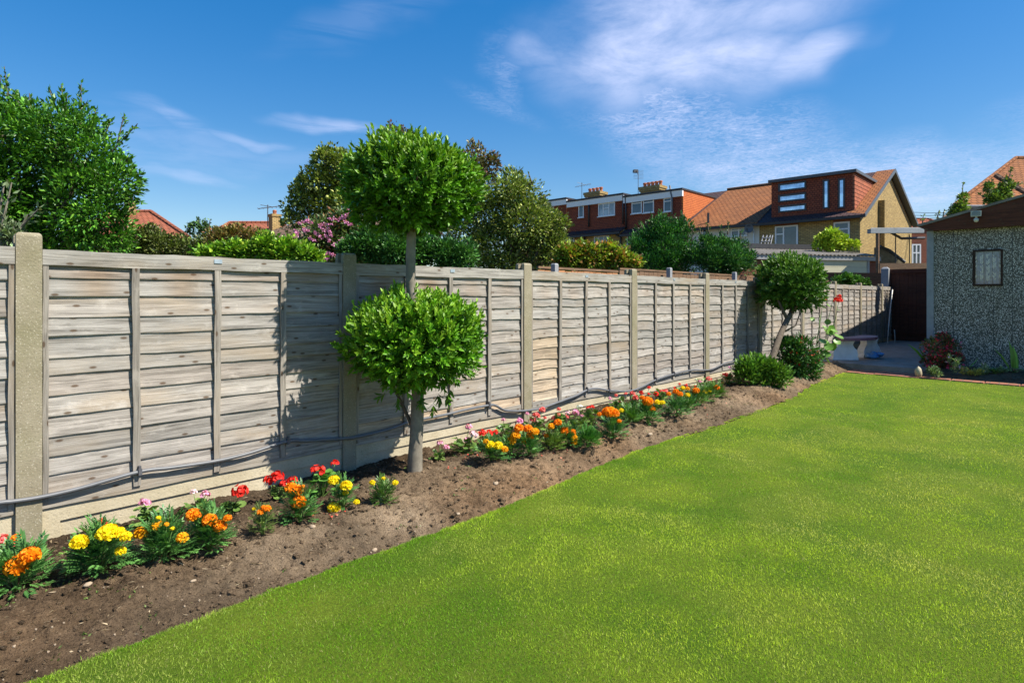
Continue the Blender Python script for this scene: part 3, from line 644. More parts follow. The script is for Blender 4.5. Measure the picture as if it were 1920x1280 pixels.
# leaning topiary further along
fp = SP(1440, 699); fo = np.array([9.0, 3.40, float(soil_z(9.0, 3.4))]); fd = depth(fo)
far = empty('leaning_topiary_tree', fo, 'single ball topiary tree on a leaning bare trunk near the far end of the bed', 'tree')
fk = [(1438, 700, fd - .1), (1450, 665, fd + .05), (1463, 628, fd + .25), (1476, 600, fd + .45), (1486, 580, fd + .6), (1490, 545, fd + .7)]
trunk_mb([rel(P(*k), fo) for k in fk], [.055, .048, .044, .040, .034, .026], 12).build('trunk', 'bark', far, smooth=True)
b = MB(); b.tube([rel(P(1477, 600, fd + .45), fo), rel(P(1466, 578, fd + .5), fo), rel(P(1458, 560, fd + .5), fo)], [.03, .022, .015], 8); b.build('branch', 'bark', far, smooth=True); b = MB()
b.tube([rel(P(1472, 621, fd + .3), fo), rel(P(1492, 610, fd + .3), fo), rel(P(1499, 590, fd + .4), fo), rel(P(1502, 570, fd + .4), fo)], [.014, .012, .01, .008], 7); b.build('branch', 'bark', far, smooth=True); b = MB()
b.tube([rel(P(1484, 585, fd + .5), fo), rel(P(1505, 565, fd + .5), fo), rel(P(1518, 545, fd + .5), fo)], [.022, .016, .01], 8)
b.build('branch', 'bark', far, smooth=True)
fc = P(1484, 531, fd + .72)
ballcrown(far, fo, fc, (.60, .50, .44), 900, .075, .030, 'crown', seed=2, lo=((.04, .115, .012), (.09, .20, .02)), tips=(.16, .30, .03), bright=.6, tops=14)

# generic foliage of lobes given as (px, py, r_px) at some distance
def tree(name, label, cat, base, lobes, Y, nclump, nleaf, L, W, c1, c2, hi=None, phi=0, thick=.8, crown='crown', trunkr=.12, tpl='lance', m='leaf', group=None, sprigs=(), trunk=True, clump=.16, up=.3, droop=0, bark_='bark', tz=0.0, extra=None):
    bp = P(base, HY, Y); bp[2] = tz; t = empty(name, bp, label, cat, group)
    pos = []; out = []; ctr = []
    sprigs = list(sprigs)
    if trunk:
        for (px, py, r) in lobes:
            for _ in range(7):
                a = random.uniform(-.5, math.pi + .5); q0, q1 = random.uniform(.55, .85), random.uniform(1.05, 1.42); sprigs.append((px + r * q0 * math.cos(a), py - r * q0 * math.sin(a), px + r * q1 * math.cos(a + .1), py - r * q1 * math.sin(a + .1), int(9 + r * .25)))
    A = np.array([r * r for _, _, r in lobes], float); A /= A.sum(); s = Y / F
    cents = []
    for (px, py, r), a in zip(lobes, A):
        off = RNG.uniform(-.4, .4) * thick * r * s; c = P(px, py, Y + off); R = r * s * .92; cents.append((c, R))
        n = max(3, int(nclump * a)); d = rnd_dir(n); q = c + d * R * (RNG.uniform(.35, 1, (n, 1)) ** .6) * [1, 1, 1]
        for dd, cc in zip(d, q): ctr.append(cc); out.append(dd)
    ctr = np.array(ctr); out = np.array(out); n = len(ctr)
    cl = RNG.uniform(.6, 1.3, n) * clump
    tone = RNG.uniform(.62, 1.38, (n, 1))
    idx = np.repeat(np.arange(n), nleaf); k = len(idx); d = rnd_dir(k); q = ctr[idx] + d * (cl[idx] * RNG.uniform(.2, 1, k) ** .5)[:, None] * [1, 1, .8]
    dr = d * .7 + out[idx] * .5 + [0, 0, up] + rnd_dir(k) * .5 - np.array([0, 0, droop]); col = palette(k, c1, c2, .26, hi, phi) * tone[idx] * 1.12
    nr = rnd_dir(k) * .8 + [0, 0, 1]
    if sprigs:
        P2 = []; D2 = []
        for (x0, y0, x1, y1, nn) in sprigs:
            a, b_ = P(x0, y0, Y), P(x1, y1, Y); tt = RNG.random(nn)[:, None]; P2.append(a + (b_ - a) * tt + rnd_dir(nn) * L * .7 * (1.5 - tt)); D2.append(np.tile(norm(b_ - a), (nn, 1)) + rnd_dir(nn) * .8)
        P2 = np.concatenate(P2); q = np.concatenate([q, P2]); dr = np.concatenate([dr, np.concatenate(D2)]); nr = np.concatenate([nr, rnd_dir(len(P2))]); col = np.concatenate([col, palette(len(P2), c1, c2, .12, hi, phi)]); k = len(q)
    q[:, 2] = np.maximum(q[:, 2], tz + .03)
    Ls = RNG.uniform(.75, 1.3, k) * L * 1.22; W = W * 1.35 / 1.0
    cr = leaves(crown, rel(q, bp), dr, nr, Ls, Ls * W / L, np.clip(col, .004, 1), tpl, m, t)
    b = MB(); zt = min(c[2] for c, R in cents)
    mid = np.mean([c for c, R in cents], 0); fork = bp + np.array([0, 0, max(.15, (mid[2] - bp[2]) * .5)])
    if trunk:
        b.tube([(0, 0, -.1), rel((bp + fork) / 2, bp) + [.03, .02, 0], rel(fork, bp)], [trunkr * .8, trunkr * .7, trunkr * .5], 8)
        for c, R in cents: b.tube([rel(fork, bp), rel((fork + c) / 2, bp) + rnd_dir(1)[0] * R * .15, rel(c, bp)], [trunkr * .3, trunkr * .2, trunkr * .1], 6)
    pick = RNG.permutation(n)[:min(n, 90)]
    for i in pick:
        c = min(cents, key=lambda z: np.linalg.norm(z[0] - ctr[i]))[0]; b.tube([rel(c, bp), rel(ctr[i], bp)], [trunkr * .10 + .004, .004], 4, False)
    for (x0, y0, x1, y1, nn) in sprigs: b.tube([rel(P(x0, y0, Y), bp), rel(P(x1, y1, Y), bp)], [.010 + .0006 * Y, .003 + .0004 * Y], 4, False)
    b.build('trunk', bark_, t, smooth=True)
    return t, bp, cents

# ------------------------------------------------------------------ flower bed
COL = {'orange': ((.95, .24, .004), (.90, .34, .01)), 'amber': ((.95, .40, .008), (.92, .50, .015)), 'yellow': ((.90, .74, .01), (.92, .64, .01)), 'red': ((.85, .030, .020), (.78, .05, .03)),
       'coral': ((.90, .13, .12), (.86, .22, .19)), 'pink': ((.80, .30, .50), (.82, .45, .62)), 'pale': ((.84, .55, .68), (.88, .72, .80)), 'white': ((.86, .86, .84), (.80, .80, .80)), 'magenta': ((.75, .17, .45), (.80, .35, .58))}
def pompom(parent, c, r, col, fl):
    n = 230 if r > .022 else 110; d = rnd_dir(n); d[:, 2] = np.where(d[:, 2] < -.55, -d[:, 2], d[:, 2]); pos = c + d * r * [.80, .80, .66]
    t = norm(np.cross(d, rnd_dir(n))); dr = d * .55 + t * .7 + [0, 0, .1]; cc = palette(n, *COL[col], .10)
    o = leaves(fl, pos, dr, d, r * RNG.uniform(.24, .36, n), r * .36, np.clip(cc, 0, 1), 'petal', 'petal', parent)
    b = MB(); b.col = tuple(x * .8 for x in COL[col][0]); b.blob(c, r * .80, 3, .02, 10, (1, 1, .8)); b.build('flower_centre', 'petal', o, smooth=True)
    return o
def cluster(parent, c, r, col, fl):
    k = 26; d = rnd_dir(k); d[:, 2] = np.abs(d[:, 2]) * 1.1 - .4; ctr = c + norm(d) * r * [.72, .72, .62] * np.where(np.arange(k) < 19, 1, .5)[:, None]; pos = []; dr = []; nr = []; cc = []
    for i in range(k):
        nn = norm(d[i] + [0, 0, .25] + rnd_dir(1)[0] * .3); a = norm(np.cross(nn, rnd_dir(1)[0])); b_ = np.cross(nn, a); fc = palette(1, *COL[col], .16)[0]
        for j in range(5):
            an = 2 * math.pi * j / 5; v = a * math.cos(an) + b_ * math.sin(an); pos.append(ctr[i]); dr.append(v + nn * .35); nr.append(nn); cc.append(fc)
    return leaves(fl, np.array(pos), np.array(dr), np.array(nr), r * .36, r * .34, np.array(cc), 'petal', 'petal', parent)
def marigold(base, wpx, hpx, blooms, label, green=((.045, .15, .040), (.13, .30, .07)), dens=1.0, grp='marigolds planted in the bed'):
    if base[0] > 850: wpx *= 1.22; hpx *= 1.0
    o = SP(*base); D = depth(o); s = D / F; t = empty('marigold_plant', o, label, 'marigold', grp)
    R = wpx / 2 * s; Hh = hpx * s; n = int(135 * dens); a = RNG.uniform(0, 2 * math.pi, n); e = RNG.uniform(-.05, 1.35, n)
    d = np.stack([np.cos(a) * np.cos(e), np.sin(a) * np.cos(e), np.sin(e)], 1); st = d * [R * .55, R * .55, Hh * .78] * RNG.uniform(.25, 1.25, (n, 1)) + [0, 0, Hh * .16]
    dr = norm(d * [1, 1, .8] + [0, 0, .30] + rnd_dir(n) * .35); Lr = RNG.uniform(.035, .066, n) * min(1.2, max(.55, R / .11)); sd = norm(np.cross(dr, [0, 0, 1]) + rnd_dir(n) * .35); up = np.cross(sd, dr)
    pos, dd, nn, LL, cc = [], [], [], [], []; base_c = palette(n, *green, .15)
    for q, tt in enumerate((.2, .38, .55, .72, .88)):
        for sg in (-1, 1):
            pos.append(st + dr * (Lr * tt)[:, None] - up * (.010 * tt * tt)); dd.append(dr * .75 + sd * sg * .8 - up * .1); nn.append(up); LL.append(Lr * .42 * (1 - .25 * abs(tt - .5))); cc.append(base_c)
    pos.append(st + dr * (Lr * .95)[:, None]); dd.append(dr); nn.append(up); LL.append(Lr * .42); cc.append(base_c)
    LL = np.concatenate(LL); f = leaves('foliage', np.concatenate(pos), np.concatenate(dd), np.concatenate(nn) + rnd_dir(len(LL)) * .2, LL, LL * .38, np.concatenate(cc), 'lance', 'leaf', t)
    b = MB(); cs = []
    for bl in blooms:
        px, py, dia, col = bl; c = rel(P(px, py + dia * .08, D - R * .35 + RNG.uniform(-.02, .02)), o); cs.append(c); pompom(t, c, max(.011, dia / 2 * s * .97), col, 'flower_head'); b.tube([(0, 0, -.01), c * [.5, .5, .55], c - [0, 0, .004]], [.004, .003, .0028], 5)
    for k in range(6): i = random.randrange(n); b.tube([(0, 0, -.01), st[i]], [.004, .002], 5)
    b.build('stem', 'green_stem', t, smooth=True); return t
def geranium(base, wpx, hpx, blooms, label, green=((.07, .15, .03), (.17, .27, .06)), dens=1.0, grp='geraniums planted in the bed'):
    if base[0] > 850: wpx *= 1.3; hpx *= 1.12; dens *= 1.4
    o = SP(*base); D = depth(o); s = D / F; t = empty('geranium_plant', o, label, 'geranium', grp)
    R = wpx / 2 * s; Hh = hpx * s; n = int(34 * dens); a = RNG.uniform(0, 2 * math.pi, n); e = RNG.uniform(.0, 1.35, n)
    d = np.stack([np.cos(a) * np.cos(e), np.sin(a) * np.cos(e), np.sin(e)], 1); st = d * [R * .9, R * .9, Hh * .8] * RNG.uniform(.55, 1.05, (n, 1)) + [0, 0, Hh * .18]
    Ls = RNG.uniform(.030, .052, n) * min(1.15, max(.7, R / .10)); dr = norm(d * [1, 1, .25] + rnd_dir(n) * .35)
    leaves('foliage', st - dr * Ls[:, None] * .5, dr, d * .5 + [0, 0, .8] + rnd_dir(n) * .35, Ls, Ls, palette(n, *green, .12), 'round', 'leaf', t)
    b = MB()
    for k in range(n): b.tube([(0, 0, -.01), st[k] * [.5, .5, .7], st[k]], [.003, .002, .0015], 4, False)
    for px, py, dia, col in blooms:
        c = rel(P(px, py, D - R * .1 + RNG.uniform(-.02, .02)), o); cluster(t, c, max(.013, dia / 2 * s * .96), col, 'flower_cluster'); b.tube([(0, 0, -.01), c * [.6, .6, .5], c - [0, 0, .006]], [.003, .0025, .002], 5)
    b.build('stem', 'green_stem', t, smooth=True); return t
O, A_, Y_, R_, K_, N_, L_, W_, G_ = 'orange', 'amber', 'yellow', 'red', 'coral', 'pink', 'pale', 'white', 'magenta'
marigold((32, 1108), 135, 70, [(32, 1057, 43, O), (55, 1039, 38, O)], 'large orange marigold with two touching blooms at the near left corner of the bed', dens=1.5)
geranium((12, 1058), 55, 32, [(4, 1012, 28, K_), (27, 1023, 22, K_)], 'coral red geranium behind the nearest orange marigold, cut by the left edge')
marigold((34, 1050), 30, 22, [(30, 1011, 27, O), (14, 1018, 10, A_)], 'small orange marigold head rising behind the coral geranium at the left edge', dens=.5)
marigold((182, 1076), 118, 74, [(149, 1014, 32, Y_), (203, 996, 38, Y_), (222, 997, 26, Y_), (186, 1002, 16, Y_), (236, 1004, 22, Y_), (226, 1031, 20, Y_)], 'bright yellow marigold with six blooms, nearest yellow plant in the bed', dens=1.7)
geranium((192, 1008), 30, 14, [(189, 981, 26, R_)], 'red geranium with a single bloom behind the nearest yellow marigold', dens=.5)
geranium((275, 988), 62, 40, [(272, 941, 25, N_)], 'pink geranium with one bloom and round leaves close to the fence base', dens=1.2)
marigold((310, 1048), 108, 66, [(264, 997, 26, A_), (295, 983, 22, A_), (312, 982, 10, A_), (342, 1006, 23, A_), (297, 970, 10, Y_), (323, 990, 8, Y_)], 'amber marigold with scattered blooms between the yellow and orange marigolds', dens=1.6)
marigold((392, 1028), 96, 60, [(363, 963, 28, O), (393, 973, 28, O), (412, 984, 26, O), (427, 970, 16, O)], 'orange marigold with four blooms in a row beside the amber one', dens=1.6)
geranium((370, 958), 54, 18, [(363, 922, 15, L_), (385, 927, 21, N_)], 'pink geranium with two blooms low in front of the concrete gravel board', dens=.8)
geranium((433, 960), 56, 24, [(450, 920, 34, R_)], 'red geranium with one big round bloom standing alone beside the fence base')
marigold((492, 1000), 54, 46, [(488, 959, 14, O), (501, 952, 15, O), (494, 950, 10, O), (476, 953, 6, Y_)], 'small stunted orange marigold with open fine foliage in the middle of the near bed', green=((.08, .14, .03), (.17, .24, .06)), dens=.9)
geranium((520, 940), 48, 24, [(505, 900, 26, R_), (520, 893, 28, R_), (534, 906, 22, R_), (548, 900, 22, R_)], 'red geranium with four clustered blooms behind the double orange marigold')
marigold((562, 975), 76, 56, [(546, 913, 24, O), (557, 917, 24, O), (560, 939, 29, O), (568, 911, 8, O)], 'orange marigold with stacked blooms in front of the red geranium cluster', dens=1.2)
geranium((604, 930), 66, 52, [(596, 881, 30, R_), (628, 868, 18, R_)], 'red geranium with bright round leaves in the topiary shadow', green=((.06, .19, .03), (.14, .33, .06)), dens=1.3)
marigold((642, 952), 54, 50, [(626, 899, 23, Y_), (649, 909, 23, Y_), (647, 923, 13, Y_), (626, 950, 25, Y_), (668, 940, 13, Y_)], 'lemon yellow marigold with round blooms at the edge of the topiary shadow', dens=1.1)
marigold((718, 941), 54, 38, [(698, 904, 13, Y_), (719, 896, 8, Y_), (741, 904, 13, Y_)], 'small yellow marigold with three tiny blooms next to the topiary trunk', green=((.06, .15, .03), (.13, .24, .05)), dens=1.0)
geranium((824, 862), 36, 20, [(825, 830, 15, N_), (837, 838, 14, N_)], 'small pink geranium just right of the topiary trunk', dens=.7)
geranium((868, 850), 60, 28, [(879, 800, 16, N_), (888, 814, 22, L_), (876, 825, 17, N_)], 'pale pink geranium with three blooms left of the red geranium')
geranium((915, 843), 46, 26, [(904, 812, 19, R_), (917, 812, 18, R_), (929, 810, 14, R_)], 'deep red geranium with wide bloom row behind the yellow marigold')
marigold((920, 866), 50, 34, [(911, 827, 12, A_), (919, 833, 19, Y_), (934, 834, 19, Y_), (946, 841, 15, A_)], 'yellow marigold with four blooms in a row below the deep red geranium')
geranium((948, 830), 50, 36, [(944, 787, 10, N_), (974, 789, 16, G_)], 'magenta and pink geranium against the gravel board behind the yellow marigolds')
marigold((957, 858), 46, 34, [(959, 824, 19, A_), (967, 815, 19, A_), (973, 801, 19, O)], 'amber marigold with three stacked blooms between yellow and orange marigolds')
marigold((992, 854), 44, 36, [(990, 802, 18, O), (1003, 808, 17, A_), (994, 816, 17, O), (983, 827, 12, O)], 'dark green marigold with a ring of orange and amber blooms', dens=1.2)
geranium((1004, 828), 56, 44, [(1017, 768, 15, K_), (1006, 779, 17, K_), (999, 786, 15, K_), (988, 775, 9, N_), (1021, 783, 9, K_)], 'coral geranium with tall blooms overlapping the conduit near a post')
marigold((1036, 845), 44, 30, [(1024, 816, 10, O), (1034, 798, 14, A_), (1046, 791, 16, O)], 'marigold of pale green foliage with a small low orange bud', green=((.09, .17, .03), (.17, .26, .05)))
geranium((1046, 820), 40, 40, [(1048, 767, 10, K_), (1047, 777, 10, K_), (1038, 783, 12, K_), (1069, 801, 13, N_)], 'coral geranium on a thin stem between two orange marigolds')
marigold((1062, 836), 48, 30, [(1059, 807, 19, O), (1074, 809, 13, O), (1076, 820, 16, A_), (1077, 829, 12, A_)], 'orange marigold with amber blooms sliding down its right side', dens=1.3)
geranium((1082, 818), 56, 36, [(1065, 774, 13, L_), (1079, 773, 16, N_), (1091, 779, 9, N_), (1063, 781, 12, K_)], 'pale pink geranium with lush leaves left of the white bloom')
geranium((1096, 806), 34, 34, [(1087, 763, 15, W_)], 'white geranium with a single bloom in the middle of the row', dens=.8)
geranium((1112, 806), 36, 34, [(1109, 763, 12, R_), (1102, 764, 8, R_), (1107, 775, 8, K_)], 'small red geranium to the right of the white bloom', dens=.8)
marigold((1102, 830), 50, 26, [], 'bushy marigold plant without blooms in the middle of the row', green=((.04, .15, .02), (.10, .27, .04)), dens=1.2)
marigold((1150, 818), 50, 38, [(1140, 771, 24, O), (1151, 773, 22, O), (1124, 776, 10, O), (1146, 767, 14, A_), (1161, 789, 10, O)], 'orange marigold with one very dense wide head of blooms', dens=1.2)
marigold((1180, 796), 40, 26, [(1165, 769, 11, Y_)], 'leafy marigold with a single small yellow bloom beside the wide orange head', green=((.05, .15, .02), (.11, .25, .04)))
geranium((1160, 788), 50, 38, [(1144, 747, 10, N_), (1145, 754, 7, L_), (1155, 741, 8, K_), (1163, 752, 9, K_)], 'pink and coral geranium with sparse small blooms by the fence')
geranium((1195, 778), 54, 34, [(1173, 738, 8, K_), (1186, 737, 12, K_), (1192, 746, 15, K_), (1203, 736, 11, R_), (1217, 727, 9, R_)], 'coral and red geranium spreading behind a dark green marigold')
marigold((1214, 794), 52, 38, [(1204, 745, 11, O), (1214, 751, 22, O), (1223, 765, 14, O), (1232, 753, 12, Y_), (1242, 754, 11, Y_)], 'dark green marigold with a big orange bloom and two yellow blooms', dens=1.2)
geranium((1238, 768), 44, 34, [(1216, 739, 8, R_), (1230, 739, 13, R_), (1240, 733, 9, K_), (1248, 733, 11, K_)], 'red and coral geranium behind the pair of yellow blooms')
marigold((1268, 774), 48, 34, [(1254, 738, 10, O), (1267, 733, 12, O), (1275, 738, 12, O)], 'deep green marigold with three small orange blooms in the far row', dens=1.1)
marigold((1290, 762), 36, 26, [(1280, 727, 10, Y_), (1289, 728, 9, A_), (1289, 740, 11, Y_)], 'yellow marigold with three small blooms in the far row')
geranium((1276, 752), 30, 24, [(1274, 720, 7, R_), (1286, 722, 8, R_), (1265, 727, 7, R_)], 'tiny red geranium blooms poking up behind the far yellow marigold', dens=.7)
marigold((1308, 756), 34, 24, [(1305, 731, 14, O)], 'marigold with one orange bloom under a tiny red bloom', green=((.06, .15, .02), (.12, .24, .04)))
geranium((1310, 742), 26, 18, [(1305, 724, 8, R_)], 'tiny red geranium directly behind a single orange marigold bloom', dens=.5)
marigold((1326, 750), 32, 22, [(1321, 735, 11, Y_), (1331, 733, 6, Y_)], 'far marigold with one round yellow bloom', green=((.06, .15, .02), (.12, .24, .04)))
geranium((1318, 736), 36, 24, [(1305, 711, 5, W_), (1312, 715, 9, N_), (1329, 710, 13, K_)], 'pink and coral geranium at the foot of a concrete post', dens=.8)
marigold((1344, 744), 34, 22, [(1344, 726, 12, O)], 'last orange marigold in the row before the gap', green=((.06, .16, .02), (.12, .26, .04)))
geranium((1366, 722), 36, 22, [(1360, 703, 13, R_), (1370, 705, 9, R_), (1355, 718, 7, O)], 'bright orange red geranium left of the far pink group', dens=.8)
geranium((1386, 722), 46, 26, [(1368, 689, 8, N_), (1378, 694, 8, L_), (1382, 690, 6, N_), (1393, 697, 10, K_), (1395, 711, 8, K_)], 'pink and coral geranium group in front of the leafy peony bush')
geranium((1415, 716), 44, 24, [(1412, 690, 7, W_), (1422, 700, 11, W_), (1412, 705, 9, K_)], 'white geranium with small blooms in front of the leafy peony bush')
# seedlings
for (x, y, lb) in ((120, 1040, 'tiny seedling with a few pale leaves left of the nearest yellow marigold'), (735, 968, None), (1000, 905, None), (1190, 822, None)):
    if lb:
        o = SP(x, y); t = empty('seedling', o, lb, 'seedling'); n = 6; a = np.arange(n) * 1.05; d = np.stack([np.cos(a), np.sin(a), np.full(n, .35)], 1); leaves('foliage', d * .006, d, np.tile([0, 0, 1.], (n, 1)), .03, .018, palette(n, (.12, .24, .04), (.2, .34, .07)), 'bay', 'leaf', t)
n = 900; u = RNG.uniform(.2, 11, n); u = u[RNG.random(n) < np.clip(2 / u, .2, 1)]; v = edge_v(u) + RNG.uniform(.1, .9, len(u)) * 1.1; v = np.minimum(v, 3.9); g0 = vn(u, v, 3, 40) > .12; u = u[g0]; v = v[g0]; n = len(u)
nb_ = 5; u = np.repeat(u, nb_) + RNG.normal(size=n * nb_) * .01; v = np.repeat(v, nb_) + RNG.normal(size=n * nb_) * .01
tag(leaves('moss_and_weeds', np.stack([u, v, soil_z(u, v) + soil_rough(u, v)], 1), rnd_dir(len(u)) + [0, 0, .5], rnd_dir(len(u)) + [0, 0, .7], .016, .008, palette(len(u), (.06, .11, .02), (.14, .2, .05)), 'lance', 'leaf'), kind='stuff')
# fallen petals
n = 130; cpx = RNG.choice([560, 600, 890, 880, 1160, 1050, 1330, 620], n) + RNG.normal(size=n) * 22; cpy = {560: 955}; pp = []
for x in cpx:
    y = np.interp(x, [480, 640, 880, 1100, 1330], [960, 958, 858, 835, 760]) + RNG.normal() * 9; pp.append(SP(x, y) + [0, 0, .006])
tag(leaves('fallen_petals', np.array(pp), rnd_dir(n), rnd_dir(n) * .4 + [0, 0, 1], .014, .012, palette(n, (.7, .05, .04), (.7, .3, .2), .1), 'petal', 'petal'), kind='stuff')
# larger stones
for (x, y, r, lb) in ((586, 1005, .016, 'pale stone lying mid bed below the double orange marigold'), (252, 1057, .013, 'pink brown pebble beside the nearest yellow marigold'), (702, 1033, .014, 'flat cream stone near the lawn edge'), (362, 1094, .009, 'small round cream pebble in the near bare soil'), (165, 1097, .014, 'flat tan stone in front of the nearest yellow marigold'), (930, 908, .018, 'tan stone in bare soil right of the topiary'), (1219, 822, .022, 'orange brown stone in bare soil far along the bed'), (858, 984, .012, 'small pale pebble by the lawn edge right of the topiary')):
    o = SP(x, y); b = MB(); b.blob((0, 0, r * .35), r, int(x), .22, 12, (1.25, .9, .65)); tag(b.build('stone', 'stone', smooth=True, loc=o), lb, 'stone', 'stones on the soil')
# fence-side shrubs
tree('peony_bush', 'low bush of long bright green leaves beside the leaning topiary trunk', 'bush', 1425, [(1396, 690, 13), (1416, 685, 14), (1438, 688, 14), (1456, 696, 12), (1402, 703, 13), (1426, 707, 15), (1450, 710, 14), (1468, 710, 9)], 8.1, 190, 24, .050, .014, (.06, .15, .018), (.15, .29, .035), thick=1.0, crown='foliage', trunkr=.01, trunk=False, clump=.10, up=.8, tz=.07, bark_='green_stem')
tree('dark_shrub', 'dark green rounded shrub with dark red flowers right of the leaning trunk', 'shrub', 1500, [(1478, 655, 22), (1505, 655, 23), (1490, 680, 24), (1525, 675, 17), (1518, 698, 14), (1470, 642, 10), (1495, 702, 14)], 9.3, 170, 26, .055, .015, (.025, .085, .015), (.06, .16, .03), hi=(.30, .02, .02), phi=.025, thick=1.0, crown='foliage', trunkr=.02, trunk=False, clump=.11, up=.5, tz=.06, bark_='twig')
# hollyhock
hb_ = np.array([11.2, 3.62, .09]); hd = depth(hb_); t = empty('hollyhock', hb_, 'tall hollyhock with lobed leaves and red flowers in front of the fence', 'hollyhock')
b = MB(); stems = [[(1540, 690), (1545, 650), (1553, 600), (1562, 560)], [(1535, 690), (1531, 640), (1540, 590), (1543, 560)], [(1540, 685), (1550, 640), (1566, 600), (1573, 562)], [(1528, 690), (1533, 640), (1538, 590)]]
for s_ in stems: b.tube([rel(P(x, y, hd), hb_) for x, y in s_], [.008] + [.005] * (len(s_) - 1), 5)
b.build('stem', 'green_stem', t, smooth=True)
lp = [(1547, 622, 26), (1560, 628, 28), (1549, 638, 30), (1572, 633, 26), (1565, 618, 18), (1545, 648, 24), (1554, 655, 22), (1540, 668, 26), (1550, 670, 24), (1558, 665, 22), (1535, 676, 18), (1546, 604, 16), (1515, 573, 12), (1523, 594, 14), (1557, 575, 12), (1570, 580, 12), (1576, 640, 20), (1542, 612, 14), (1568, 644, 14)]
n = len(lp); pos = np.array([rel(P(x, y, hd - .1 + .15 * random.random()), hb_) for x, y, r in lp]); Ls = np.array([r for _, _, r in lp]) * hd / F * .68; dr = rnd_dir(n) * [1, 1, .4] + [0, 0, -.2]
leaves('foliage', pos, dr, rnd_dir(n) * .5 + np.array([-.5, -.8, .5]), Ls, Ls, palette(n, (.08, .20, .02), (.19, .33, .06)), 'round', 'leaf', t)
for x, y, r in ((1543, 563, 7), (1572, 562, 8), (1567, 563, 6), (1573, 555, 5)): cluster(t, rel(P(x, y, hd), hb_), r * hd / F, 'red', 'flower')

# shed border planting
def low(name, label, px, py, lobes, c1, c2, L, W, Y, nc=40, nl=14, hi=None, phi=0, up=.6, cl=.05, tpl='lance', g=None): return tree(name, label, 'plant', px, lobes, Y, nc, nl, L, W, c1, c2, hi, phi, 1.0, 'foliage', .006, tpl, 'leaf', g, (), False, cl, up, 0, 'green_stem', shed_soil(P(px, py, Y)[0]))
low('coleus_plant', 'mounded plant of dark foliage and crimson flowers at the shed corner', 1767, 700, [(1750, 650, 18), (1768, 640, 18), (1782, 655, 18), (1760, 670, 22), (1785, 678, 18), (1748, 678, 16), (1772, 688, 14)], (.05, .10, .03), (.16, .10, .05), .040, .020, 10.2, 130, 24, (.80, .05, .10), .30, .3, .06)
b_list = [('lobelia_plant', 'grey green plant with small violet flowers on the right flank of the crimson mound', 1792, 700, [(1790, 682, 12), (1797, 692, 12), (1785, 672, 8)], (.12, .2, .08), (.22, .30, .14), (.38, .25, .6), .10), ('silver_plant', 'small bright green plant at the foot of the crimson mound near the stone', 1752, 706, [(1750, 694, 9), (1757, 700, 8)], (.10, .17, .06), (.20, .28, .12), None, 0),
          ('golden_sedum', 'yellow green spreading plant along the shed border edging', 1818, 708, [(1812, 700, 8), (1826, 700, 9), (1838, 701, 7)], (.26, .26, .05), (.38, .36, .08), None, 0), ('alyssum_plant', 'grey leaved plant with pale flowers right of the yellow sedum', 1848, 708, [(1845, 692, 9), (1852, 698, 10), (1842, 700, 9)], (.13, .2, .1), (.24, .32, .17), (.6, .5, .65), .06),
          ('herb_plant', 'low dark green herb below the shed wall between grey plants', 1866, 708, [(1864, 699, 8)], (.06, .12, .03), (.12, .2, .05), None, 0), ('lavender_plant', 'pale green tuft near the gladiolus in the shed border', 1880, 711, [(1878, 698, 10), (1884, 704, 8)], (.13, .2, .09), (.25, .33, .16), None, 0), ('dianthus_plant', 'small plant with pink tinge at the base of the gladiolus', 1904, 712, [(1902, 697, 8), (1904, 704, 8)], (.13, .18, .08), (.25, .26, .15), (.5, .2, .25), .12)]
for nm, lb, x, y, lobes, c1, c2, hi, ph_ in b_list: low(nm, lb, x, y, lobes, c1, c2, .03, .009, 9.6, 26, 16, hi, ph_, .9, .03)
for nm, lb, lines, Y in (('gladiolus_leaves', 'upright fan of sword shaped gladiolus leaves against the pebbledash wall', [(1900, 706, 1895, 638, 9), (1903, 706, 1903, 648, 8), (1898, 706, 1903, 655, 6), (1896, 700, 1868, 652, 3), (1905, 706, 1908, 662, 5)], 9.7), ('iris_leaves', 'arching strap leaves leaning left beside the shed corner', [(1742, 690, 1706, 643, 6), (1741, 690, 1724, 650, 4), (1738, 690, 1730, 660, 5)], 10.6), ('dry_grass_stem', 'thin dry curved leaf leaning in front of the shed wall', [(1815, 690, 1836, 670, 2)], 9.8)):
    a0 = P(lines[0][0], lines[0][1], Y); a0[2] = .08; t = empty(nm, a0, lb, 'leaves'); P_, D_, L__, W__ = [], [], [], []
    for x0, y0, x1, y1, wd in lines: a = P(x0, y0, Y); c = P(x1, y1, Y); P_.append(rel(a, a0)); D_.append(c - a); L__.append(np.linalg.norm(c - a)); W__.append(wd * Y / F)
    n = len(P_); leaves('leaf', np.array(P_), np.array(D_), np.tile([-.7, -.7, .1], (n, 1)) + rnd_dir(n) * .3, np.array(L__), np.array(W__), palette(n, (.14, .30, .03), (.22, .40, .05)), 'bay', 'leaf', t)
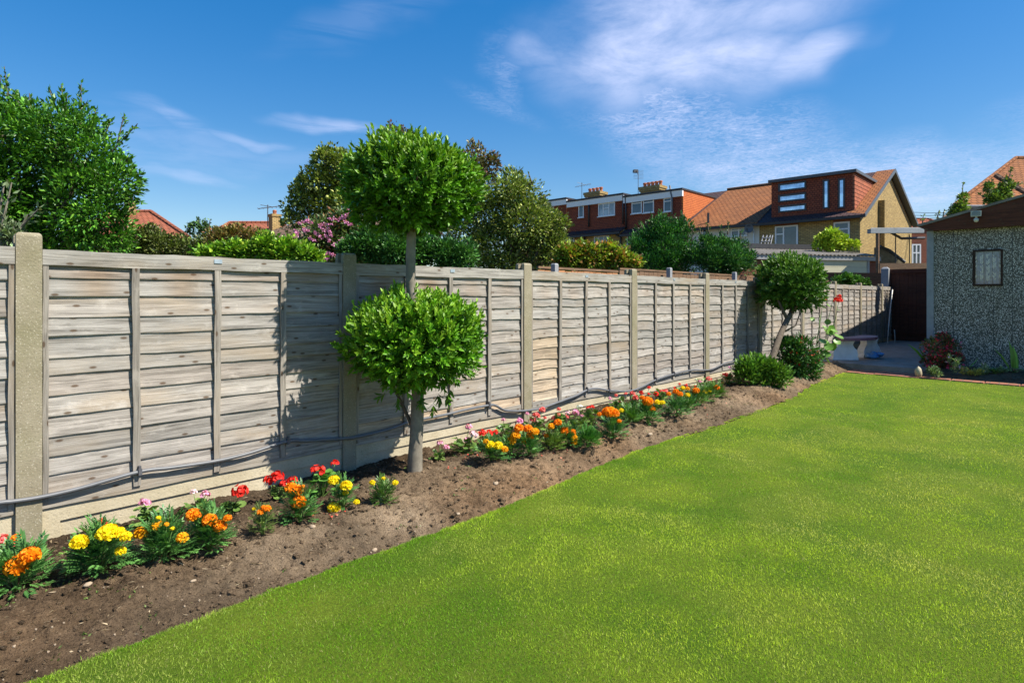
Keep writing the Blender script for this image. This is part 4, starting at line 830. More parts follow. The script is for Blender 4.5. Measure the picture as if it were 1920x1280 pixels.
# ------------------------------------------------------------------ bench, shed, gate
bo = np.array([12.75, 3.42, .104]); bench = empty('stone_bench', bo, 'curved concrete garden bench with purple top on two flared pedestals', 'bench')
def pedestal(cx, cy, a, parent):
    b = MB(); prof = [(x * 1.18, z) for x, z in ((-.20, 0), (-.20, .05), (-.185, .055), (-.195, .12), (-.175, .19), (-.13, .25), (-.115, .29), (-.13, .34), (-.155, .375), (.155, .375), (.13, .34), (.115, .29), (.13, .25), (.175, .19), (.195, .12), (.185, .055), (.20, .05), (.20, 0))]
    ca, sa = math.cos(a), math.sin(a); th = .075
    vs = []
    for sg in (-1, 1):
        for x, z in prof: vs.append((cx + x * ca - sg * th * sa, cy + x * sa + sg * th * ca, z))
    n = len(prof); L_ = n // 2
    fs = [(i, (i + 1) % n, (i + 1) % n + n, i + n) for i in range(n)]
    for i in range(L_ - 1): fs.append((i, n - 1 - i, n - 2 - i, i + 1)[::-1]); fs.append((i + n, n - 1 - i + n, n - 2 - i + n, i + 1 + n))
    b.add(vs, fs); return b.build('pedestal', 'bench_concrete', parent)
pedestal(0, 0, -math.pi / 4 - .1, bench); pedestal(.88, -.22, -math.pi / 4 + .35, bench)
b = MB(); arc = []
for k in range(15):
    f = k / 14; arc.append(np.array([-.22 + 1.30 * f, .06 - .16 * f - .16 * math.sin(math.pi * f) + (-.05), 0]))
vs = []; 
for k, p in enumerate(arc):
    d = norm(arc[min(k + 1, 14)] - arc[max(k - 1, 0)]); nrm_ = np.array([-d[1], d[0], 0]); hw = .19 * (1 - .55 * abs(k / 7 - 1) ** 4)
    for s_, z in ((-1, .377), (1, .377), (1, .43), (-1, .43)): vs.append(p + nrm_ * hw * s_ + [0, 0, z])
b.add(vs, [(k * 4 + j, k * 4 + (j + 1) % 4, (k + 1) * 4 + (j + 1) % 4, (k + 1) * 4 + j) for k in range(14) for j in range(4)] + [(3, 2, 1, 0), (56, 57, 58, 59)]); o = b.build('seat', 'purple_paint', bench)
b = MB()
for k in range(6): b.blob((13.35 + random.uniform(-.10, .14), 3.02 + random.uniform(-.07, .07), .104 + .045 + .012 * k), .10 - .008 * k, k + 60, .3, 12, (1.2, 1, .45))  # added lump; skylight on the rear plinth is put into its blue colour
o = b.build('skylight_lump', 'skylight_blue', smooth=True); tag(o, 'added blue lump standing in for skylight on the rear pedestal of the bench', 'stand-in')

SU, SV = 12.9, 2.11
shed = empty('garden_shed', (SU, SV, .1), 'pebbledash garden shed with brown gable board and one curtained window', 'shed')
so = np.array([SU, SV, .1])
wl, wr_, wb, wt = 1.452, 1.049, 1.50, 2.12       # window
b = MB(); x0, x1 = 0.0, .10; top_ = 2.50 - .1; V0, V1 = -.105, -3.6
def sb(b, v0, v1, z0, z1, x0=0.0, x1=.10): b.box(x0, x1, v1 - SV, v0 - SV, z0 - .1, z1 - .1)
sb(b, 2.005, wl, .0, 2.50); sb(b, wl, wr_, .0, wb); sb(b, wl, wr_, wt, 2.50); sb(b, wr_, -1.5, .0, 2.50)
b.v += []; b.box(.10, 6.6, -.10, .0, -.1, 2.40)
b.box(6.5, 6.6, -3.6, -.10, -.1, 2.40); b.box(.10, 6.5, -3.61, -3.51, -.1, 2.40)
b.build('wall', 'pebbledash', shed)
b = MB(); sb(b, 2.11, 2.006, .0, 2.49, -.018, .09); b.build('corner_post', 'grey_post_concrete', shed)
b = MB()
for vj in (1.17, .93, 1.72): b.box(-.003, .004, vj - .004 - SV, vj + .004 - SV, 0, (wb if wr_ < vj < wl else 2.5) - .12)
b.build('panel_joint', 'dark_frame', shed)
# roof: ridge along X at y=.3
rv, rz_, ev, ez = .30, 3.07, 2.22, 2.57
b = MB(); cs = [(ev, ez), (rv, rz_), (-1.62, ez)]
b.prism([(-.15, ev - SV, ez - .1), (-.15, rv - SV, rz_ - .1), (-.15, rv - SV, rz_ - .06), (-.15, ev - SV + .02, ez - .06)], (6.9, 0, 0)); b.prism([(-.15, -1.62 - SV, ez - .1), (-.15, -1.62 - SV, ez - .06), (-.15, rv - SV, rz_ - .06), (-.15, rv - SV, rz_ - .1)], (6.9, 0, 0))
b.build('roof', 'corrugated_sheet', shed)
b = MB(); b.prism([(-.13, ev - SV - .01, ez - .105), (-.13, 1.95 - SV, 2.48 - .1), (-.13, -1.35 - SV, 2.48 - .1), (-.13, -1.60 - SV, ez - .105), (-.13, rv - SV, rz_ - .105)], (.03, 0, 0)); b.prism([(-.10, 2.0 - SV, 2.485 - .1), (-.10, -1.5 - SV, 2.485 - .1), (-.10, -1.5 - SV, 2.55 - .1), (-.10, rv - SV, rz_ - .12), (-.10, 2.0 - SV, 2.55 - .1)], (.19, 0, 0)); b.build('gable_board', 'red_brown_wood', shed)
wn = empty('window', (SU, (wl + wr_) / 2, (wb + wt) / 2)); wn.parent = shed; wn.location = (0, (wl + wr_) / 2 - SV, (wb + wt) / 2 - .1)
hw_, hh_ = (wl - wr_) / 2, (wt - wb) / 2
b = MB(); f_ = .03
b.box(-.02, .04, -hw_, -hw_ + f_, -hh_, hh_); b.box(-.02, .04, hw_ - f_, hw_, -hh_, hh_); b.box(-.02, .04, -hw_ + f_, hw_ - f_, hh_ - f_, hh_); b.box(-.02, .04, -hw_ + f_, hw_ - f_, -hh_, -hh_ + f_ * 1.2); b.build('frame', 'dark_wood', wn)
b = MB(); b.box(.015, .019, -hw_ + f_, hw_ - f_, -hh_ + f_, hh_ - f_); b.build('glass', 'clear_glass', wn)
b = MB(); b.box(.10, .12, -hw_ - .1, hw_ + .1, -hh_ - .1, hh_ + .1); b.build('dark_interior', 'dark_frame', wn)
b = MB(); n = 90; vs = []
for k in range(n + 1):
    y = -hw_ + f_ + (2 * hw_ - 2 * f_) * k / n; x = .052 + .014 * math.sin(k * .62) + .007 * math.sin(k * 1.7)
    vs += [(x, y, -hh_ + f_ + .004 * math.sin(k * .8)), (x, y, 0), (x * .97, y, hh_ - f_)]
b.add(vs, [(k * 3 + j, (k + 1) * 3 + j, (k + 1) * 3 + j + 1, k * 3 + j + 1) for k in range(n) if k % 30 not in (28, 29) for j in range(2)]); b.build('net_curtain', 'curtain', wn, smooth=True)
n = 150; yy = RNG.uniform(-hw_ + .05, hw_ - .05, n); yy = np.round(yy / .085) * .085; zz_ = RNG.uniform(-hh_ + .07, hh_ - .1, n)
leaves('lace_pattern', np.stack([np.full(n, .034), yy, zz_], 1), np.stack([np.zeros(n), np.where(np.arange(n) % 2 == 0, .6, -.6), np.ones(n)], 1), np.tile([-1., 0, 0], (n, 1)), .05, .018, palette(n, (.75, .80, .9), (.85, .88, .95), .05), 'lance', 'leaf', wn)
fl = on_u(1831, 402, 12.74); t = empty('floodlight', fl, 'cream security floodlight mounted on the brown shed gable', 'floodlight')
t.scale = (.68, .68, .68); b = MB(); b.box(-.09, .0, -.095, .095, -.05, .07); b.box(-.10, -.088, -.105, .105, -.06, .08); b.box(-.06, -.03, -.02, .02, -.10, -.05); b.build('housing', 'lamp_housing', t)
b = MB(); b.box(-.106, -.101, -.085, .085, -.045, .060); b.build('lens', 'lamp_glass', t)
b = MB(); b.lathe([(.0, -.20), (.035, -.19), (.05, -.16), (.055, -.12), (.03, -.10), (.02, -.09)], (-.05, 0, 0), 12); b.build('motion_sensor', 'lamp_housing', t, smooth=True)
o = on_z(1722, 704, .03); b = MB(); b.blob((0, 0, .06), .075, 5, .12, 14, (.9, .7, 1.15)); tag(b.build('edging_stone', 'board_concrete', smooth=True, loc=o), 'upright rounded concrete block at the corner of the step and shed border', 'stone')
# gate at the end of the passage
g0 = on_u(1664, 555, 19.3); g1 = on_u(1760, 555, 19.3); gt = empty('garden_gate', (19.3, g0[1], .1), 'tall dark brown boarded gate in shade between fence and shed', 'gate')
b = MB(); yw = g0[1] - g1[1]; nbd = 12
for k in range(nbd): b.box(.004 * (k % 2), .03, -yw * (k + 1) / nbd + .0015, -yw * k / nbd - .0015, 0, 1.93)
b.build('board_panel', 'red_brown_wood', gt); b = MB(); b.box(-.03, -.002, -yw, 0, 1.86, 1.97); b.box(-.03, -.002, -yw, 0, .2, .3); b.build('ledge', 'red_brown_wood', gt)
o = on_v(1672, 555, 4.15); gp = empty('gate_post', (19.2, 4.1, 0), 'grey concrete gate post where the long fence meets the brown gate', 'post'); q = on_u(1673, 505, 19.2)
b = MB(); b.box(-.08, .08, -.09, .09, -.2, q[2] + .02, .0); b.box(-.08, .08, -.09, .09, q[2] + .02, q[2] + .07, .05); b.build('shaft', 'grey_post_concrete', gp)
cdp = on_v(1670, 545, 3.7); b = MB(); pts_ = [on_v(x, y, 3.72) for x, y in ((1673.5, 543), (1671, 565), (1668, 590), (1665.5, 620), (1664, 646))]; b.tube(pts_, .012, 6); pts_ = [on_v(x, y, 3.7) for x, y in ((1677, 618), (1678, 635), (1677, 652))]; b.tube(pts_, .010, 6); b.tube([on_v(1664, 646, 3.72), on_v(1669, 654, 3.7), on_v(1677, 652, 3.7)], .010, 6)
tag(b.build('hanging_cord', 'cord_white', smooth=True), 'loose white cord hanging down the end of the fence by the gate', 'cord')
# added unseen wall; its edge throws the slanting shade over the last fence panels
dsun = np.array([.44, -.865, 1.22])
q1 = np.array([14.0, 3.95, .80]) + dsun * 1.93; q2 = np.array([18.3, 3.95, 1.2]) + dsun * 1.93
b = MB(); b.prism([(q1[0], q1[1], .0), (q2[0] + 1.0, q2[1], 0), (q2[0] + 1.0, q2[1], q2[2] - .12), (q1[0], q1[1], q1[2] - .34)], (0, -.25, 0)); st_ = b.build('added_shade_wall', 'mossy_render'); tag(st_, 'added unseen wall behind the shed that shades the last fence panels', 'wall')

# ------------------------------------------------------------------ terrace behind
Y0 = 30.0; X0 = (1612 - 960) / F * Y0
xh = np.array([.724, -.69]); yh = np.array([.69, .724]); Oc = np.array([X0, Y0])
OW = RT * X0 + FW * Y0; XW = RT * xh[0] + FW * xh[1]; hrz = math.atan2(XW[1], XW[0])
def FP(px, py, b_=0.0):
    t = (px - 960) / F; r = np.array([t, 1.0]); Y = (b_ + Oc @ yh) / (r @ yh); p = r * Y - Oc; return float(p @ xh), H + (HY - py) / F * Y
def hempty(name, x, label, cat, group=None):
    t = empty(name, (OW[0] + XW[0] * x, OW[1] + XW[1] * x, 0), label, cat, group, hrz); t['x'] = x; return t
def wbox(mb, px0, px1, py0, py1, bf, d0, d1, ox):      # box from its outline on the plane y=bf
    xa, za = FP(px0, py1, bf); xb, zb = FP(px1, py0, bf); xm, zm1 = FP(px1, py1, bf); _, zt0 = FP(px0, py0, bf)
    z0 = (za + zm1) / 2; z1 = (zb + zt0) / 2; mb.box(xa - ox, xb - ox, bf + d0, bf + d1, z0, z1); return xa - ox, xb - ox, z0, z1
def window(parent, ox, px0, px1, py0, py1, bf, cols=(1.0,), bar=None, frame='white_paint', gl='window_glass', fw=.06, name='window'):
    xa, za = FP(px0, py1, bf); xb, zb = FP(px1, py0, bf); _, z0b = FP(px1, py1, bf); _, z1b = FP(px0, py0, bf); z0 = (za + z0b) / 2; z1 = (zb + z1b) / 2; xa -= ox; xb -= ox
    w_ = empty(name, (0, 0, 0)); w_.parent = parent; w_.location = ((xa + xb) / 2, bf, (z0 + z1) / 2); hw = (xb - xa) / 2; hh = (z1 - z0) / 2
    b = MB(); y0, y1 = -.05, .03
    b.box(-hw, hw, y0, y1, hh - fw, hh); b.box(-hw, hw, y0, y1, -hh, -hh + fw); b.box(-hw, -hw + fw, y0, y1, -hh + fw, hh - fw); b.box(hw - fw, hw, y0, y1, -hh + fw, hh - fw)
    x = -hw
    for c in cols[:-1]: x += 2 * hw * c; b.box(x - fw * .5, x + fw * .5, y0 + .003, y1, -hh + fw, hh - fw)
    if bar:
        for i, bz in enumerate(bar):
            if bz is None: continue
            xs = [-hw] + [-hw + 2 * hw * sum(cols[:j + 1]) for j in range(len(cols))]; b.box(xs[i] + fw * .5, xs[i + 1] - fw * .5, y0 + .006, y1, hh - 2 * hh * bz - fw * .45, hh - 2 * hh * bz + fw * .45)
    if frame == 'white_paint': b.box(-hw - .06, hw + .06, -.12, -.052, -hh - .05, -hh + .005)
    b.build('frame', frame, w_); b = MB(); b.box(-hw + fw * .6, hw - fw * .6, -.012, -.004, -hh + fw * .6, hh - fw * .6); b.build('pane', gl, w_); return w_
def facade(parent, x0, x1, z1, m, th=.3, z0=-.1):
    b = MB(); b.box(x0, x1, .012, th, z0, z1); return b.build('wall', m, parent)
RB, RZ = 6.3, 8.5
def slope_z(b_, ze): return ze + (RZ - ze) * b_ / RB
# corner house with the dark framed dormer
ox = 0.0; h1 = hempty('corner_house', 0, 'end of terrace house of yellow brick with brick dormer and slit windows', 'house', 'terraced houses beyond the gardens')
EZ = 5.42; BW = 12.6; BZ = 6.05
facade(h1, -5.0, 0, EZ, 'yellow_brick')
b = MB(); b.prism([(-.0, .0, -.1), (0, BW, -.1), (0, BW, BZ - .12), (0, RB, RZ - .12), (0, .0, EZ - .05)], (-.3, 0, 0)); b.v = [(x + .012, y, z) for x, y, z in b.v]; b.build('gable_wall', 'sunlit_yellow_brick', h1)
b = MB(); b.prism([(-5.0, -.35, EZ - .14), (.30, -.35, EZ - .14), (.30, RB, RZ), (-5.0, RB, RZ)], (0, 0, .10)); b.prism([(-5.0, RB, RZ), (.30, RB, RZ), (.30, BW + .35, BZ - .12), (-5.0, BW + .35, BZ - .12)], (0, 0, .10)); b.build('roof', 'dark_roof_tile', h1)
b = MB(); b.prism([(-.62, .1, slope_z(.1, EZ) + .115), (.28, -.3, slope_z(-.3, EZ) + .115), (.28, RB - .02, RZ + .11), (-.62, RB - .02, RZ + .11)], (0, 0, .02)); b.build('roof_verge_tiles', 'roof_tile', h1)
b = MB()
for (ya, za, yb, zb) in ((-.38, EZ - .20, RB, RZ - .05), (BW + .38, BZ - .19, RB, RZ - .05)): b.prism([(.30, ya, za), (.30, yb, zb), (.30, yb, zb + .20), (.30, ya, za + .20)], (.04, 0, 0)); b.prism([(.02, ya, za), (.02, yb, zb), (.30, yb, zb), (.30, ya, za)], (0, 0, .015))
b.build('bargeboard', 'grey_fascia', h1)
b = MB(); b.box(.012, .32, 3.7, 4.9, 2.9, 6.55); b.build('chimney_breast', 'sunlit_yellow_brick', h1)
DF = .30; DZ = 7.62
b = MB(); xl, _ = FP(1446.5, 340, DF); xr = -.30; b.box(xl, xr - .10, DF, DF + .2, EZ + .02, DZ); b.box(xl, xr - .1, DF + .2, RB - .3, 7.0, DZ - .02); b.build('dormer_wall', 'hung_tile', h1)
b = MB(); b.prism([(xr, DF, EZ + .1), (xr, DF, DZ), (xr, 5.6, DZ), (xr, 5.0, slope_z(5.0, EZ) + .02)], (-.098, 0, 0)); b.build('dormer_cheek', 'orange_hung_tile' if False else 'red_roof_tile', h1)
b = MB(); b.box(xl - .12, xr + .12, DF - .18, DF + .02, DZ, DZ + .15); b.box(xr - .02, xr + .12, DF + .02, 5.4, DZ + .001, DZ + .15); b.box(xl - .12, xr - .02, DF + .02, 5.4, DZ + .04, DZ + .13); b.build('dormer_roof', 'grey_fascia', h1)
for q in ((1459.5, 1512, 342, 357), (1459.5, 1512, 363.5, 377.5), (1459.5, 1512, 384, 397)): window(h1, ox, *q, DF, frame='dark_frame', gl='sky_glass', fw=.09)
window(h1, ox, 1543, 1555, 337, 391.5, DF, frame='dark_frame', gl='sky_glass', fw=.08); window(h1, ox, 1571.5, 1584.5, 335, 390.5, DF, frame='dark_frame', gl='sky_glass', fw=.08)
window(h1, ox, 1453.5, 1496.5, 423, 468, 0, (.38, .62), (.34, None), fw=.08); window(h1, ox, 1563.5, 1593.5, 416, 456, 0, (1.0,), (.34,), fw=.08)
b = MB(); wbox(b, 1454, 1496, 418, 423, 0, -.006, .1, 0); b.build('lintel', 'lintel_brick', h1); b = MB(); wbox(b, 1562, 1595, 411, 416, 0, -.006, .1, 0); b.build('lintel', 'lintel_brick', h1)
b = MB(); b.box(-5.0, .35, -.48, -.36, EZ - .2, EZ - .08); b.build('gutter', 'black_pipe', h1)
# rendered house
ox = -5.0; h2 = hempty('rendered_house', ox, 'terrace house with white rendered wall and big orange brown tiled roof', 'house', 'terraced houses beyond the gardens')
facade(h2, -4.6, -.002, 5.5, 'white_render')
b = MB(); b.prism([(-4.6, -.35, 5.32), (-.004, -.35, 5.32), (-.004, RB, RZ + .02), (-4.6, RB, RZ + .02)], (0, 0, .10)); b.prism([(-4.6, RB, RZ + .02), (-.004, RB, RZ + .02), (-.004, BW, 5.7), (-4.6, BW, 5.7)], (0, 0, .10)); b.build('roof', 'roof_tile', h2)
b = MB(); b.box(-4.6, 0, -.48, -.36, 5.24, 5.36); b.build('gutter', 'black_pipe', h2)
b = MB(); b.tube([(-4.6, RB, RZ + .16), (0, RB, RZ + .16)], .11, 8); b.build('ridge_tiles', 'brown_roof_tile', h2)
x_, z_ = FP(1328, 410, .3); b = MB(); b.tube([(x_ - ox, .3, z_ - .3), (x_ - ox, .3, z_ + .35)], .07, 8); b.build('vent_pipe', 'dark_frame', h2)
window(h2, ox, 1371, 1401, 427, 443, 0, (.5, .5), (.3, .3), fw=.07); window(h2, ox, 1310, 1326, 429, 446, 0, (.5, .5), None, fw=.07)
x_, z_ = FP(1404, 428, -.5); dp = P(1404, 428, depth(np.append(OW + XW * x_ + (RT * yh[0] + FW * yh[1]) * -.5, 0)))
t = empty('satellite_dish', dp, 'dark round satellite dish on the white rendered wall', 'satellite dish', None, hrz); b = MB(); vs = [(0, .06, 0)]; n = 20
for r_, dpt in ((.13, .04), (.26, .0)):
    for k in range(n): a = 2 * math.pi * k / n; vs.append((r_ * math.cos(a), dpt, r_ * math.sin(a)))
b.add(vs, [(0, 1 + (k + 1) % n, 1 + k) for k in range(n)] + [(1 + k, 1 + (k + 1) % n, 1 + n + (k + 1) % n, 1 + n + k) for k in range(n)]); b.build('reflector', 'grey_fascia', t, smooth=True)
b = MB(); b.tube([(0, .06, -.05), (0, .5, -.1)], .025, 6); b.tube([(0, 0, -.25), (0, -.28, -.1)], .015, 6); b.box(-.04, .04, -.34, -.26, -.14, -.04); b.build('arm', 'dark_frame', t)
# flat dormer houses
def dormer_house(name, label, px0, px1, xr_, w_, ze, zd0, zd1, cheek, wins, gwins, wallm):
    t = hempty(name, xr_, label, 'house', 'terraced houses beyond the gardens'); facade(t, -w_, -.003, ze, wallm)
    b = MB(); b.prism([(-w_, -.40, ze - .2), (-.003, -.40, ze - .2), (-.003, RB, RZ), (-w_, RB, RZ)], (0, 0, .1)); b.prism([(-w_, RB, RZ), (-.003, RB, RZ), (-.003, BW, 5.9), (-w_, BW, 5.9)], (0, 0, .1)); b.build('roof', 'dark_roof_tile', t)
    xa = FP(px0, 400, DF)[0] - xr_; xb = FP(px1, 400, DF)[0] - xr_
    b = MB(); b.box(xa, xb - (.1 if cheek else .003), DF, DF + .2, ze + .0, zd1); b.build('dormer_wall', 'hung_tile', t)
    if cheek: b = MB(); b.prism([(xb, DF, ze + .1), (xb, DF, zd1), (xb, 5.7, zd1), (xb, 5.2, slope_z(5.2, ze))], (-.098, 0, 0)); b.build('dormer_cheek', 'orange_hung_tile', t)
    b = MB(); b.box(xa, xb + .02, DF - .16, DF - .004, zd1 - .40, zd1 - .02); b.build('fascia', 'white_paint', t)
    b = MB(); b.box(xa, xb + .06, DF - .22, 6.2, zd1, zd1 + .10); b.build('dormer_roof', 'black_roof', t)
    b = MB(); b.box(-w_, 0, -.52, -.40, ze - .32, ze - .18); b.build('gutter', 'black_pipe', t)
    for q in wins: window(t, xr_, *q[:4], DF, *q[4:])
    for q in gwins: window(t, xr_, *q[:4], 0, *q[4:])
    if gwins: 
        for q in gwins: b = MB(); wbox(b, q[0], q[1], q[2] - 7, q[2] - .5, 0, -.006, .1, xr_); b.build('lintel', 'lintel_brick', t)
    return t
ha = dormer_house('dormer_house', 'terrace house with white framed dormer windows and orange tiled dormer cheek', 1171, 1281, -9.6, 4.3, 5.55, 0, 7.9, True, [(1185, 1204, 374, 400.5, (1.0,), (.28,)), (1206.5, 1226.5, 372, 399, (1.0,), (.28,)), (1245, 1260, 371, 397, (1.0,), (.25,))], [(1176, 1197, 440, 462, (.5, .5), (.35, .35))], 'yellow_brick')
hb2 = dormer_house('dormer_house', 'terrace house with dark red tile hung dormer above a brown lean roof', 1065, 1170.5, -13.9, 4.7, 5.75, 0, 8.1, False, [(1085.5, 1095, 385, 408), (1122.5, 1153.5, 380.5, 405, (.3, .35, .35), (None, .4, None), 'white_paint', 'curtained_glass')], [(1062, 1077.5, 445, 468, (.5, .5), (.35, .35)), (1114.5, 1142.5, 442, 476, (.33, .34, .33), (.3, .3, .3))], 'yellow_brick')
hc = dormer_house('dormer_house', 'furthest terrace house with white corner fascia half hidden by the tree', 1018, 1064, -18.9, 5.2, 5.8, 0, 8.35, True, [(1024.5, 1039, 389, 407, (.5, .5))], [], 'red_brick')
b = MB(); x_, z_ = FP(1105, 430, -.42)
for px_, pa, pb, hh2, oxx in ((1103, 372, 432, ha, 0),): pass
def pipe(parent, oxx, pts, bf, r=.05, m='black_pipe', name='drainpipe'):
    b = MB(); q = []
    for x, y in pts: a, z = FP(x, y, bf); q.append((a - oxx, bf, z))
    b.tube(q, r, 8); return b.build(name, m, parent, smooth=True)
pipe(hb2, -13.9, [(1100, 370), (1100, 379), (1104, 385), (1104, 425)], DF - .1, .06); pipe(hb2, -13.9, [(1096, 437), (1096, 468)], -.08); pipe(hb2, -13.9, [(1150, 434), (1158, 442), (1164, 445), (1164, 468)], -.08, .06); pipe(hb2, -13.9, [(1096, 438), (1085, 438)], -.08)
pipe(hb2, -13.9, [(1168, 366), (1168, 420)], DF - .12, .05); pipe(ha, -9.6, [(1173, 367), (1174, 428)], DF - .12, .06); pipe(h2, -5.0, [(1413, 430), (1413, 470)], -.08, .04, 'white_paint')
pipe(ha, -9.6, [(1256, 348), (1258, 361), (1260, 370), (1260.5, 402)], DF - .15, .055, 'aluminium', 'flue_pipe')
def chimney(parent, oxx, px0, px1, py0, py1, pots, bf=RB - .6):
    xa, z0 = FP(px0, py1, bf); xb, z1 = FP(px1, py0, bf); xa -= oxx; xb -= oxx; ch = MB(); ch.box(xa + .1, xb - .1, bf, bf + .9, z0 - 1.2, z1 - .35); ch.box(xa + .03, xb - .03, bf - .07, bf + .97, z1 - .35, z1 - .2); ch.box(xa - .02, xb + .02, bf - .12, bf + 1.02, z1 - .2, z1); c_ = ch.build('chimney', 'yellow_brick', parent)
    for k in range(pots):
        b = MB(); cx = xa + (xb - xa) * (k + .7) / (pots + .4); b.lathe([(.12, 0), (.12, .25), (.15, .27), (.15, .36), (.11, .38)], (cx, bf + .45, z1), 12); b.build('chimney_pot', 'terracotta', c_)
chimney(hb2, -13.9, 1095.5, 1126, 357.5, 374, 4); chimney(ha, -9.6, 1198.5, 1238, 346, 362, 5)
def antenna(label, px, py0, py1, kind, bf=RB - .7, Yd=None, r=.022):
    if Yd is None:
        xx, z0 = FP(px, py1, bf); t_ = (px - 960) / F; Yd = (bf + Oc @ yh) / (np.array([t_, 1.0]) @ yh)
    a = P(px, py1, Yd); c = P(px, py0, Yd); t = empty('tv_aerial', a, label, 'aerial', None, -.6); b = MB(); hgt = c[2] - a[2]; b.tube([(0, 0, -.4), (0, 0, hgt)], r, 6); b.build('mast', 'grey_fascia', t); b = MB()
    if kind == 0:
        b.tube([(-.55, 0, hgt * .72), (.75, 0, hgt * .95)], r * .8, 5)
        for k in range(6): x = -.5 + k * .24; z = hgt * (.72 + .18 * (k / 6)); b.tube([(x, -.3, z), (x, .3, z + .02)], r * .5, 4)
        b.tube([(-.4, 0, hgt * .98), (.3, 0, hgt * .86)], r * .6, 5)
    else:
        for k in range(7): z = hgt * (.62 + .06 * k); b.tube([(-.38, 0, z + .03), (.42, 0, z)], r * .5, 4)
        b.tube([(.0, .0, hgt * .8), (-.3, -.3, hgt * .96)], r, 5); b.box(-.4, -.1, -.2, .1, hgt * .88, hgt * 1.0)
    b.build('elements', 'grey_fascia', t)
antenna('tv aerial with slanted boom beside the left yellow brick chimney', 1091, 342, 374, 0); antenna('tall comb shaped tv aerial beside the right brick chimney', 1196.6, 319, 363, 1)
# ladder
la = [(1421, 478), (1429.5, 442)]; lb_ = [(1437, 478), (1447, 441)]; Yl = 27.0; o = P(1430, 478, Yl); t = empty('ladder', o, 'aluminium ladder leaning against the brick wall above the garage', 'ladder'); b = MB()
for x0, x1 in ((1421, 1431), (1428, 1438), (1434, 1444), (1440, 1448.5)): b.tube([rel(P(x0, 478, Yl), o), rel(P(x1, 441.5, Yl + 1), o)], .03, 6)
b.build('rail', 'aluminium', t); b = MB()
for k in range(5): y = 474 - k * 7; xo = 10 * (478 - y) / 36; b.tube([rel(P(1421 + xo, y, Yl + k * .2), o), rel(P(1440 + xo * .85, y, Yl + k * .2), o)], .022, 6)
b.build('rung', 'aluminium', t)
# garage with corrugated roof
Yg = 23.0; A0 = P(1440, 500, Yg - 1); A1 = P(1643, 500, Yg); 
gd = norm((A1 - A0) * [1, 1, 0]); ga = math.atan2(gd[1], gd[0]); go = np.array([A1[0], A1[1], 0.]); gp_ = np.array([-gd[1], gd[0], 0]); gar = empty('garage', go, 'low garage with corrugated roof and cream horizontal boarded door', 'garage', None, ga)
def GX(px, py):      # local x, z on the garage front
    t = (px - 960) / F; r = RT * t + FW; n2 = gp_[:2]; Y = (go[:2] @ n2) / (r @ n2); p = r * Y - go[:2]; return float(p @ gd[:2]), H + (HY - py) / F * Y
b = MB(); b.box(-7, 0, 0, .2, -.1, GX(1630, 482)[1]); b.box(-.2, 0, .2, 5, -.1, GX(1630, 482)[1]); b.build('wall', 'red_brick', gar)
xa, z0 = GX(1520, 515); xb, z1 = GX(1624, 487); b = MB()
for k in range(7): zz2 = z1 - .30 - k * .30; b.box(xa, xb, -.04 - .004 * (k % 2), -.003, zz2 + .008, zz2 + .30)
b.build('door', 'cream_paint', gar); b = MB(); b.box(xb + .003, xb + .10, -.06, -.003, 0, z1 + .1); b.box(xa, xb, -.07, -.003, z1 + .01, z1 + .12); b.box(-7, .1, -.12, -.05, GX(1600, 481)[1] - .16, GX(1600, 481)[1]); b.build('door_frame', 'metal_sheet', gar)
b = MB(); zr = GX(1600, 479)[1]; vs = []; n = 460
for k in range(n + 1):
    x = -7.2 + 7.35 * k / n; dz = .022 * math.sin(x * 2 * math.pi / .17); vs += [(x, -.16, zr + dz), (x, 2.6, zr + .42 + dz), (x, 2.6, zr + .40 + dz), (x, -.16, zr - .02 + dz)]
b.add(vs, [(k * 4 + j, (k + 1) * 4 + j, (k + 1) * 4 + (j + 1) % 4, k * 4 + (j + 1) % 4)[::-1] for k in range(n) for j in range(4)]); b.build('roof', 'corrugated_sheet', gar)
b = MB(); b.box(-5.5, .0, 2.4, 2.7, zr + .42, zr + .62); b.build('ridge_flashing', 'black_roof', gar)
# carport frame
Yc = 21.0; co = P(1648, 520, Yc); co[2] = 0; cp = empty('carport', co, 'open timber carport frame with grey beam and thin posts beside the gable', 'carport')
def cr_(px, py, dY=0): return rel(P(px, py, Yc + dY), co)
b = MB(); b.prism([cr_(1633, 437), cr_(1733, 436.5, 1), cr_(1733, 428.5, 1), cr_(1633, 429)], (.1, .14, 0)); b.build('beam', 'grey_paint', cp)
b = MB(); b.prism([cr_(1633, 429), cr_(1733, 428.3, 1), cr_(1738, 431, 3.4), cr_(1672, 434, 3.5)], (0, 0, .04)); b.build('roof_sheet', 'metal_sheet', cp)
for px_, pw, ya, dY in ((1648, 5, 437, .1), (1680, 1.6, 437, 1), (1706, 1.6, 440, 2)): b = MB(); q = cr_(px_, ya, dY); wd = pw * Yc / F; b.box(q[0] - wd / 2, q[0] + wd / 2, q[1], q[1] + wd, 0, q[2]); b.build('post', 'brown_wood' if pw > 3 else 'black_pipe', cp)
b = MB(); b.tube([cr_(1650, 462, 2.2), cr_(1668, 470, 2.2), cr_(1697, 492, 2.0)], .06, 6); b.tube([cr_(1672, 437, .8), cr_(1690, 447, 1.2), cr_(1733, 446, 2)], .05, 5); b.build('brace', 'black_pipe', cp)
q0 = P(1649, 520, 23.4); b = MB(); b.prism([rel(P(1650, 500, 23.4), q0), rel(P(1700, 500, 23.4), q0), rel(P(1697, 493, 23.4), q0), rel(P(1668, 471, 23.4), q0), rel(P(1650, 463, 23.4), q0)], (.2, .25, 0)); o = b.build('outhouse_wall', 'mossy_render', loc=q0); tag(o, 'dark mossy sloping outhouse wall under the carport', 'wall')
